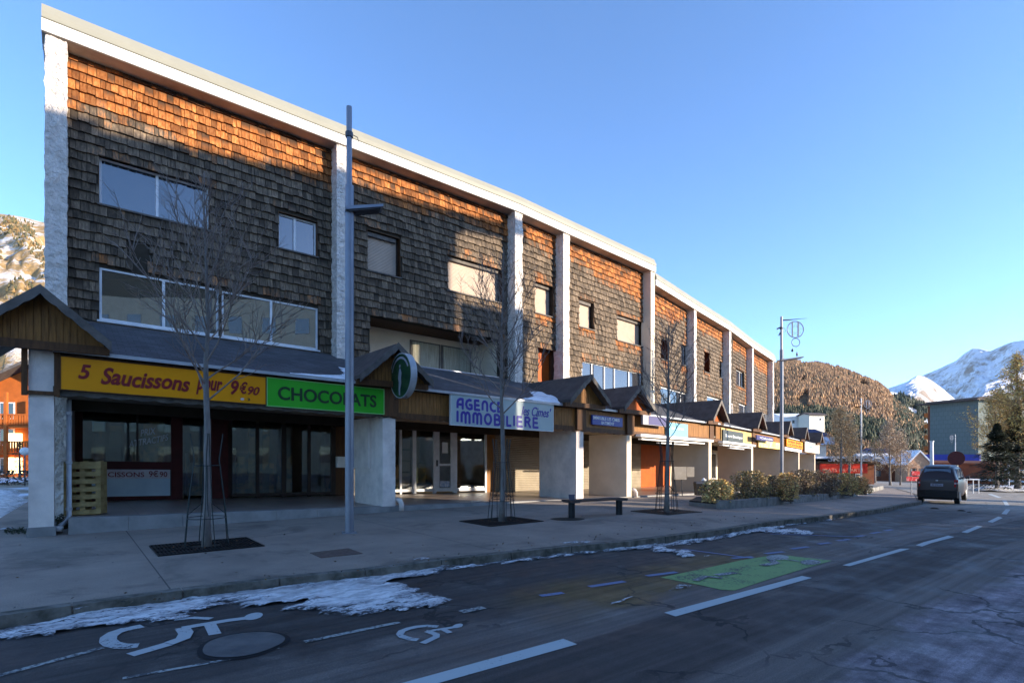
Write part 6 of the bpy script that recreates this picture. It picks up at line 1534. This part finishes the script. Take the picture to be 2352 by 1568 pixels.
# left: orange chalet with balconies
cx, cy = (-70 - U0) / F * 46, 46.0; rz = R(10)
wn = [(xx, xx + 1.1, zz, zz + 1.4) for zz in (.5, 2.9, 5.1) for xx in (2.2, 4.6, 7.0)]
e, put = solid_house('chalet', 'large orange wooden chalet with balconies at the left edge', cx, cy, rz, 9.5, 12, 7.0, 'chalet', 'barge', 2.6, 1.3, wn, z0=-.6, cat='chalet', ridge_along='y')
for zz in (2.3, 4.5):
    mb = MB(); mb.box(-.5, 10, -1.4, 0, zz - .15, zz)
    bal = put(mb, 'balcony', 'chalet')
    mb = MB(); x = -.5
    while x < 9.9: mb.box(x, x + .12, -1.42, -1.36, zz + .05, zz + .85); x += .19
    mb.box(-.5, 10, -1.46, -1.34, zz + .85, zz + .95); o = mb.build('railing', 'chalet'); o.parent = bal
mb = MB()
for x in (.2, 3.4, 6.4, 9.6): mb.box(x, x + .22, -1.5, -1.28, -1, 7.2)
put(mb, 'balcony_post', 'chalet')
mb = MB(); mb.box(2.9, 3.9, -.5, -.1, .6, 1.9); mb.box(2.9, 3.9, -.5, -.1, 2.7, 3.9); put(mb, 'lit_window', M('lit_window', (1.0, 0.75, 0.35), emit=1.6))
# dark conifer in front of it
def conifer(base, h, rad, cols, seed, label, n=2600, name='conifer_tree', rz_=.6, group=None, top=True):
    rr = random.Random(seed); e = empty(name, base, label, 'tree', group)
    mb = MB(); mb.tube([base, base + Vector((0, 0, h * .95))], [h * .02 + .04, .02], 7); mb.build('trunk', 'bark', e)
    mb = MB()
    for k in range(n):
        z = rr.random() ** .8; a = rr.uniform(0, 6.28); rmax = rad * (1 - z) ** .8 * (.75 + .25 * math.sin(z * 40) + .3 * noise.noise(Vector((a, z * 5, seed)))) + .04
        q = rmax * math.sqrt(rr.uniform(.2, 1)); c = base + Vector((q * math.cos(a), q * math.sin(a), h * (.08 + .92 * z) - q * .15)); s = h * .016 * rr.uniform(.7, 1.4)
        d = Vector((math.cos(a), math.sin(a), rr.uniform(-.5, .3))) * s * 1.6; y = Vector((-math.sin(a), math.cos(a), rr.uniform(-.3, .3))) * s * .6
        col = rr.choice(cols); b = rr.uniform(.6, 1.3); mb.add([c - d, c - y, c + d, c + y], [(0, 1, 2, 3)], tuple(x * b for x in col))
    mb.build('crown', 'leaf', e)
conifer(at(45, 1100, 36), 2.4, .9, [(.02, .03, .02), (.03, .04, .025)], 2, 'small dark conifer in front of the orange chalet', 1500)
lb = at(57, 1036, 33); e = empty('globe_lamp', (lb.x, lb.y, -.3), 'white globe lamp beside the small conifer by the orange chalet', 'lamp')
mb = MB(); mb.tube([(lb.x, lb.y, -.3), (lb.x, lb.y, lb.z - .2)], .04, 6); mb.build('post', 'pole_dark', e)
bm = bmesh.new(); bmesh.ops.create_uvsphere(bm, u_segments=14, v_segments=10, radius=.24); mb = MB(); bm.verts.index_update(); mb.add([v.co + lb for v in bm.verts], [tuple(v.index for v in f.verts) for f in bm.faces]); bm.free(); mb.build('globe', 'white', e, smooth=True)
tag(leaves(1600, lambda r: Vector((r.uniform(-36, -24), 30.5 + r.uniform(-.4, .4), -.1 + r.random() * .8)), .09, [(.05, .045, .035), (.08, .06, .045)], random.Random(3)).build('hedge', 'leaf'), 'low brown hedge in front of the orange chalet', 'hedge')

# right: tall building with grey-green end wall
Yg = 112; p_l = at(2136, 1062, Yg + 8); p_r = at(2247, 1062, Yg - 2); dg = p_r - p_l; rz = math.atan2(dg.y, dg.x); Wg = math.hypot(dg.x, dg.y)
Hg = at(0, 921, Yg + 3).z + 3
e, put = solid_house('apartment_building', 'tall building with a grey-green end wall and dark eaves beyond the car', p_l.x, p_l.y, rz, Wg, 22, Hg, 'greenslate', 'roof_brown', 1.2, .5, (), z0=-3, cat='building', ridge_along='x')
mb = MB(); mb.box(-1.4, -.05, 1, 20, 3, Hg - .5); fl = put(mb, 'side_gallery', 'redbrown')
mb = MB()
for k in range(5): mb.box(-2.3, -1.4, 1, 20, 3 + k * 2.4, 3.9 + k * 2.4)
put(mb, 'balcony', 'chalet')
mb = MB(); mb.box(-2.2, Wg + 1, -1.5, 21, Hg - .25, Hg - .05); put(mb, 'eaves', 'roof_brown')
mb = MB(); mb.box(-1, Wg + .5, -.35, -.02, 3.0, 4.5); put(mb, 'blue_fascia', M('blue_canopy', (0.06, 0.07, 0.33), (0.05, 0.055, 0.25), 1))
# restaurant at its foot
q = at(2120, 1100, 96); e, put = solid_house('restaurant', 'low red-brown wooden restaurant at the foot of the tall green building', q.x, q.y, rz, 21, 6, 3.1, 'redbrown', 'redbrown', .3, .3, [(12, 14.2, 1.4, 2.5), (15.2, 16.5, 1.4, 2.5)], z0=-3.2, cat='restaurant')
mb = MB(); mb.box(0, 21, -.5, -.1, .7, .95); put(mb, 'rail', 'frame')
# cream paint scrawl on its board
t = text_obj('lettering', 'La Patate', (3.0, -.62, 2.1), (1, 0, 0), (0, 0, 1), (0, -1, 0), .8, 3.6, 'offwhite', None, .01, .3); t.parent = e
c_ = at(2196, 1052, 82); e = empty('round_board', (c_.x, c_.y, -2.6), 'round brown board sign on a pale post behind the car', 'sign')
mb = MB(); mb.tube([(c_.x, c_.y, c_.z), (c_.x - .05, c_.y - .11, c_.z)], 1.05, 24); mb.build('disc', 'darkred', e)
mb = MB(); mb.box(c_.x - .25, c_.x + .25, c_.y - .1, c_.y, -2.6, c_.z - 1.0); mb.build('post', 'offwhite', e)
# little chalet with lit gable
q = at(2085, 1105, 88); e, put = solid_house('small_chalet', 'small peach-coloured gabled chalet left of the car', q.x, q.y, R(-8), 3.4, 5, 2.9, M('peach_wood', (0.62, 0.34, 0.2)), 'snow', 1.9, .25, [(.7, 1.3, .8, 2.3), (2.0, 2.6, .8, 2.3)], z0=-2.9, cat='chalet', ridge_along='y', winframe='redbrown')
q = at(1995, 1098, 92); e, put = solid_house('wooden_barn', 'long low brown wooden building with snow on its roof behind the bare trees', q.x, q.y, R(-4), 7.0, 6, 2.8, 'redbrown', 'snow', 1.3, .5, [(1, 2, .5, 1.6)], z0=-2.7, cat='building', winframe='redbrown')
# white shop with red awning band left of the bare trees
q = at(1880, 1090, 66); e, put = solid_house('red_band_shop', 'low shop with a long bright red band under a brown roof edge', q.x, q.y, R(-3), 6.4, 8, 2.3, 'redbrown', 'roof_brown', .5, .5, [(2.2, 3.0, .2, 1.2), (4.2, 4.8, .1, 1.2)], z0=-1.9, cat='shop')
mb = MB(); mb.box(-.2, 5.2, -.75, -.65, 1.25, 2.35); bd = put(mb, 'band', 'redsign')
t = text_obj('lettering', 'PLATS DE TARTE', (.1, -.76, 1.42), (1, 0, 0), (0, 0, 1), (0, -1, 0), .38, 4.6, M('pale_red_text', (0.8, 0.3, 0.2)), None, .01); t.parent = bd
mb = MB(); mb.box(-.4, 6.6, -.8, -.5, 2.36, 2.62); put(mb, 'roof_edge', 'brown')
mb = MB(); mb.box(-.6, 6.8, -.9, 8, 2.95, 3.15); put(mb, 'roof_snow', 'snow')
rl = text_obj('roof_lettering', 'SKI INTER', (.6, -.95, 2.62), (1, 0, 0), (0, 0, 1), (0, -1, 0), .66, 5.2, 'lgrey', None, .02, depth=.08); rl.parent = e
# building behind: dark blue roof with snow, pale facade
q = at(1776, 1080, 120); e, put = solid_house('apartment_building', 'pale building with a dark blue roof and snowy top behind the arcade end', q.x, q.y, R(0), 11.4, 12, 8.5, M('pale_greige_wall', (0.50, 0.44, 0.38)), M('dark_blue_roof', (0.035, 0.035, 0.10)), 1.4, .8, [(1.5, 2.6, 3, 4.6), (4, 5.1, 3, 4.6), (7, 8.1, 3, 4.6)], z0=-3)
mb = MB(); mb.box(3.2, 12.4, -1.5, -.9, 6.6, 8.2); put(mb, 'balcony_band', M('pale_blue_band', (0.42, 0.47, 0.60), (0.3, 0.36, 0.5), 2))
q = at(1793, 975, 150); e, put = solid_house('distant_house', 'white snow-roofed house above the dark blue roof', q.x, q.y, 0, 6, 6, 2.6, 'white', 'snow', .8, .4, [(3, 3.8, .8, 1.8)], z0=q.z - .5, cat='house')
q = at(1859, 968, 145); e, put = solid_house('distant_house', 'small cream house with a dark roof on the snowy slope', q.x, q.y, R(12), 4.6, 4, 1.9, 'offwhite', 'roof_brown', .5, .4, [(3, 3.6, .5, 1.2)], z0=q.z - .2, cat='house')
q = at(2004, 1052, 130); e, put = solid_house('distant_house', 'pale blue-grey shed with a dark blue roof behind the bare trees', q.x, q.y, 0, 4.3, 4, 4.4, M('pale_blue_wall', (0.30, 0.36, 0.55)), M('blue_roof', (0.04, 0.06, 0.20)), .8, .3, [(.6, 1.5, .6, 2.0), (2.4, 3.3, .6, 2.0)], z0=-2.5, cat='shed')

# ------------------------------------------------------------------ trees beyond
def far_tree(u, vt, Y, spread, seed, label, leafcols=None, nl=1500, vb=None, nbr=26, r0=.14, fol=.08, hb=.22, group='trees beyond the car'):
    X = (u - U0) / F * Y; z0 = g(X, Y) - .2; H = EYE + (HV - vt) / F * Y - z0
    e = empty('bare_tree' if not leafcols else 'leafy_tree', (X, Y, z0), label, 'tree', group)
    tr, cr = bare_tree(seed, H, r0, spread, nbr, hb, twigs=True, up=.75)
    o = tr.build('trunk', 'bark', smooth=True); o.parent = e; o = cr.build('branches', 'twig' if not leafcols or leafcols[0][0] < .2 else 'ochre_twig'); o.parent = e
    if leafcols:
        tips = cr.v; rr = random.Random(seed)
        lv = leaves(nl, lambda r: Vector(r.choice(tips)) + Vector((r.uniform(-.25, .25), r.uniform(-.25, .25), r.uniform(-.25, .2))), fol, leafcols, rr); o = lv.build('foliage', 'leaf'); o.parent = e
MT['ochre_twig'] = M('ochre_twig', (0.26, 0.17, 0.08), (0.18, 0.12, 0.07), 2)
far_tree(1932, 930, 55, 2.6, 41, 'bare tree with dry tan leaves above the red band shop', [(.56, .38, .20), (.42, .29, .17), (.64, .45, .24)], 6500, fol=.075)
far_tree(1950, 945, 58, 2.2, 42, 'thinner bare tree just right of the tan-leaved tree', [(.50, .35, .20), (.36, .26, .17)], 3500, fol=.07)
far_tree(2045, 960, 62, 2.8, 43, 'wide bare grey tree in front of the brown barn', [(.38, .29, .22), (.48, .36, .25)], 6000, fol=.07, nbr=34, r0=.12, hb=.15)
far_tree(2068, 985, 64, 2.0, 44, 'smaller bare grey tree between the barn and the small chalet', [(.38, .29, .22), (.48, .36, .25)], 3000, fol=.07, nbr=22, r0=.09, hb=.15)
far_tree(2010, 1000, 75, 2.2, 45, 'small yellowish-green tree left of the wide bare tree', [(.16, .14, .05), (.12, .12, .05)], 1200, fol=.1)
far_tree(2338, 800, 50, 4.6, 51, 'tall tree with sparse golden-green leaves at the right edge', [(.70, .50, .16), (.58, .42, .15), (.42, .32, .13)], 7000, nbr=52, r0=.24, fol=.10, hb=.16)
far_tree(2290, 890, 54, 3.4, 52, 'lower tree with fine golden twigs left of the tall golden-green tree', [(.58, .42, .16), (.36, .27, .12)], 8000, nbr=30, r0=.14, fol=.08, hb=.2)
far_tree(2420, 780, 48, 4.6, 53, 'tall golden-leaved tree cut by the right edge of the view', [(.60, .45, .14), (.34, .28, .10)], 8000, nbr=36, r0=.22, fol=.11, hb=.2)
c_ = at(2290, 1118, 47); conifer(Vector((c_.x, c_.y, g(c_.x, c_.y))), 5.6, 2.6, [(.018, .03, .018), (.03, .042, .02), (.012, .02, .014)], 9, 'dark broad conifer in front of the green building at the right', 6500)
c_ = at(2335, 1110, 50); conifer(Vector((c_.x, c_.y, g(c_.x, c_.y))), 7.5, 2.6, [(.018, .03, .018), (.03, .042, .02)], 10, 'second dark conifer at the right edge behind the pale street lamp', 5200)
# snow lying beyond the road on the right, fence, white rails
snow([[(2235, 1122), (2300, 1117), (2420, 1120), (2420, 1130), (2310, 1130), (2240, 1127)]], 'snow', 'snow bank along the far side of the road at the right edge', dz=-.1, cell=.3, hmax=.25, ragged=.3)
p_ = at(2224, 1112, 40); e = empty('white_railing', (p_.x, p_.y, g(p_.x, p_.y)), 'small white tubular railing right of the car', 'railing'); z0 = g(p_.x, p_.y)
mb = MB(); mb.tube([(p_.x - .6, p_.y, z0 + .9), (p_.x + .75, p_.y, z0 + .9)], .03, 6)
mb.build('top_rail', 'white', e); mb = MB()
for x in (-.6, -.1, .35, .75): mb.tube([(p_.x + x, p_.y, z0 - .1), (p_.x + x, p_.y, z0 + .9)], .025, 6)
mb.build('posts', 'white', e)

# ------------------------------------------------------------------ houses and added blocks on the sunny side of the street (out of frame: shaped to cast the shade and stand in the windows' reflections)
def sq(s, q, z): p = SH * s + SE * q; return Vector((p.x, p.y, z))
def block(name, label, s0, s1, q0, q1, top, wallm, roofm, roof=None, wins=True, cat='building'):
    e = empty(name, sq(s0, q0, -1), label, cat)
    mb = MB(); mb.hexa([sq(s0, q1, -3), sq(s0, q0, -3), sq(s1, q0, -3), sq(s1, q1, -3), sq(s0, q1, top), sq(s0, q0, top), sq(s1, q0, top), sq(s1, q1, top)]); mb.build('wall', wallm, e)
    if roof:
        for pts in roof: 
            mb = MB(); mb.hexa([sq(*p) for p in pts[:4]] + [sq(*p) for p in pts[4:]]); mb.build('roof', roofm, e)
    if wins:
        z = .8
        while z < top - 2:
            q = q0 + 1.2
            while q < q1 - 1.6:
                mb = MB(); mb.hexa([sq(s0 - .05, q + 1.2, z), sq(s0 - .05, q, z), sq(s0, q, z), sq(s0, q + 1.2, z), sq(s0 - .05, q + 1.2, z + 1.4), sq(s0 - .05, q, z + 1.4), sq(s0, q, z + 1.4), sq(s0, q + 1.2, z + 1.4)])
                mb.build('window', 'glass_dark', e); q += 2.8
            z += 2.8
    return e
def slab(s0, s1, q0, q1, za, zb, th=.35, zc=None, zd=None):
    """roof slab; za at s0 side, zb at s1 side (q0 end); zc, zd same at the q1 end"""
    zc = za if zc is None else zc; zd = zb if zd is None else zd
    return [(s0, q1, zc - th), (s0, q0, za - th), (s1, q0, zb - th), (s1, q1, zd - th), (s0, q1, zc), (s0, q0, za), (s1, q0, zb), (s1, q1, zd)]
block('opposite_chalet', 'tall brown chalet across the street with a long roof', 20, 33, -30, 17.3, 15.0, M('beige_wall', (0.62, 0.52, 0.38)), 'roof_brown',
      [slab(18.5, 20.2, -32, 15.6, 16.95, 16.95), slab(18.5, 20.2, 15.6, 19.3, 16.9, 16.9, .35, 16.5, 16.5), slab(18.5, 20.2, 19.3, 22.6, 16.5, 16.5, .35, 16.3, 16.3), slab(20.2, 34, -32, 17.6, 16.9, 14.5)])
mb = MB(); mb.hexa([sq(20.25, 10.75, 15), sq(20.25, 10.15, 15), sq(20.9, 10.15, 15), sq(20.9, 10.75, 15), sq(20.25, 10.75, 17.6), sq(20.25, 10.15, 17.6), sq(20.9, 10.15, 17.6), sq(20.9, 10.75, 17.6)])
tag(mb.build('chimney_stack', 'cream'), 'chimney stack on the chalet across the street', 'chimney')
def raised(name, label, s0, s1, q0, q1, zb, zt, m, posts):  # added block on posts: stops sun above, lets it pass beneath
    e = empty(name, sq(s0, q0, -1), label, 'building')
    mb = MB(); mb.hexa([sq(s0, q1, zb), sq(s0, q0, zb), sq(s1, q0, zb), sq(s1, q1, zb), sq(s0, q1, zt[1]), sq(s0, q0, zt[0]), sq(s1, q0, zt[0]), sq(s1, q1, zt[1])]); mb.build('wall', m, e)
    for q in posts:
        mb = MB(); mb.tube([sq((s0 + s1) / 2, q, -2), sq((s0 + s1) / 2, q, zb)], .16, 8); mb.build('post', 'brown', e)
    mb = MB(); mb.hexa([sq(s0 - .2, q1 + .2, zt[1] + .01), sq(s0 - .2, q0, zt[0] + .01), sq(s1 + .2, q0, zt[0] + .01), sq(s1 + .2, q1 + .2, zt[1] + .01), sq(s0 - .2, q1 + .2, zt[1] + .2), sq(s0 - .2, q0, zt[0] + .2), sq(s1 + .2, q0, zt[0] + .2), sq(s1 + .2, q1 + .2, zt[1] + .2)]); mb.build('roof', 'roof_brown', e)
raised('end_sun_blocker', 'unseen wooden block on posts, added to shape the sunlight at the end of the chalet', 18.6, 20.2, 17.4, 19.7, 6.8, (16.1, 16.0), 'redbrown', (18.4, 19.3))  # added out of view to hold sun off the facade, open below
raised('raised_sun_blocker', 'unseen slim block on posts, added to shade the facade and pass low sun', 18.8, 20.4, 19.8, 22.6, 6.8, (12.9, 12.3), 'redbrown', (20.4, 21.6))  # added out of view: shades the middle bays, passes low sun
block('low_sun_blocker', 'unseen long low block across the street, added to shade the pavement and car', 19, 22, 17.4, 31, 2.8, 'cream', 'roof_brown', [slab(18.8, 22.2, 17.4, 22.4, 3.95, 3.9, .4), slab(18.8, 22.2, 22.4, 31.2, 3.15, 3.1)])  # added out of view to keep pavement and car in shade
block('low_sun_blocker', 'unseen small low block further down, added for a dark band on the road', 24.5, 28, 34.5, 36.8, 2.6, 'cream', 'roof_brown', [slab(24.2, 28.3, 34.3, 37, 2.9, 3.0)])  # added out of view to throw a dark band over the road

# ------------------------------------------------------------------ mountain air
hz = MB(); hz.box(-9000, 14000, -1500, 14500, -160, 1900); ho = None
hm = bpy.data.materials.new('haze'); hm.use_nodes = True; hn = hm.node_tree; hn.nodes.clear()
oo = hn.nodes.new('ShaderNodeOutputMaterial'); pv = hn.nodes.new('ShaderNodeVolumePrincipled'); pv.inputs['Density'].default_value = 1.4e-5
pv.inputs['Color'].default_value = (0.80, 0.90, 1.0, 1); pv.inputs['Anisotropy'].default_value = 0.2
hn.links.new(pv.outputs[0], oo.inputs['Volume']); ho = hz.build('haze', hm); tag(ho, 'thin pale mountain haze', 'haze', kind='stuff')
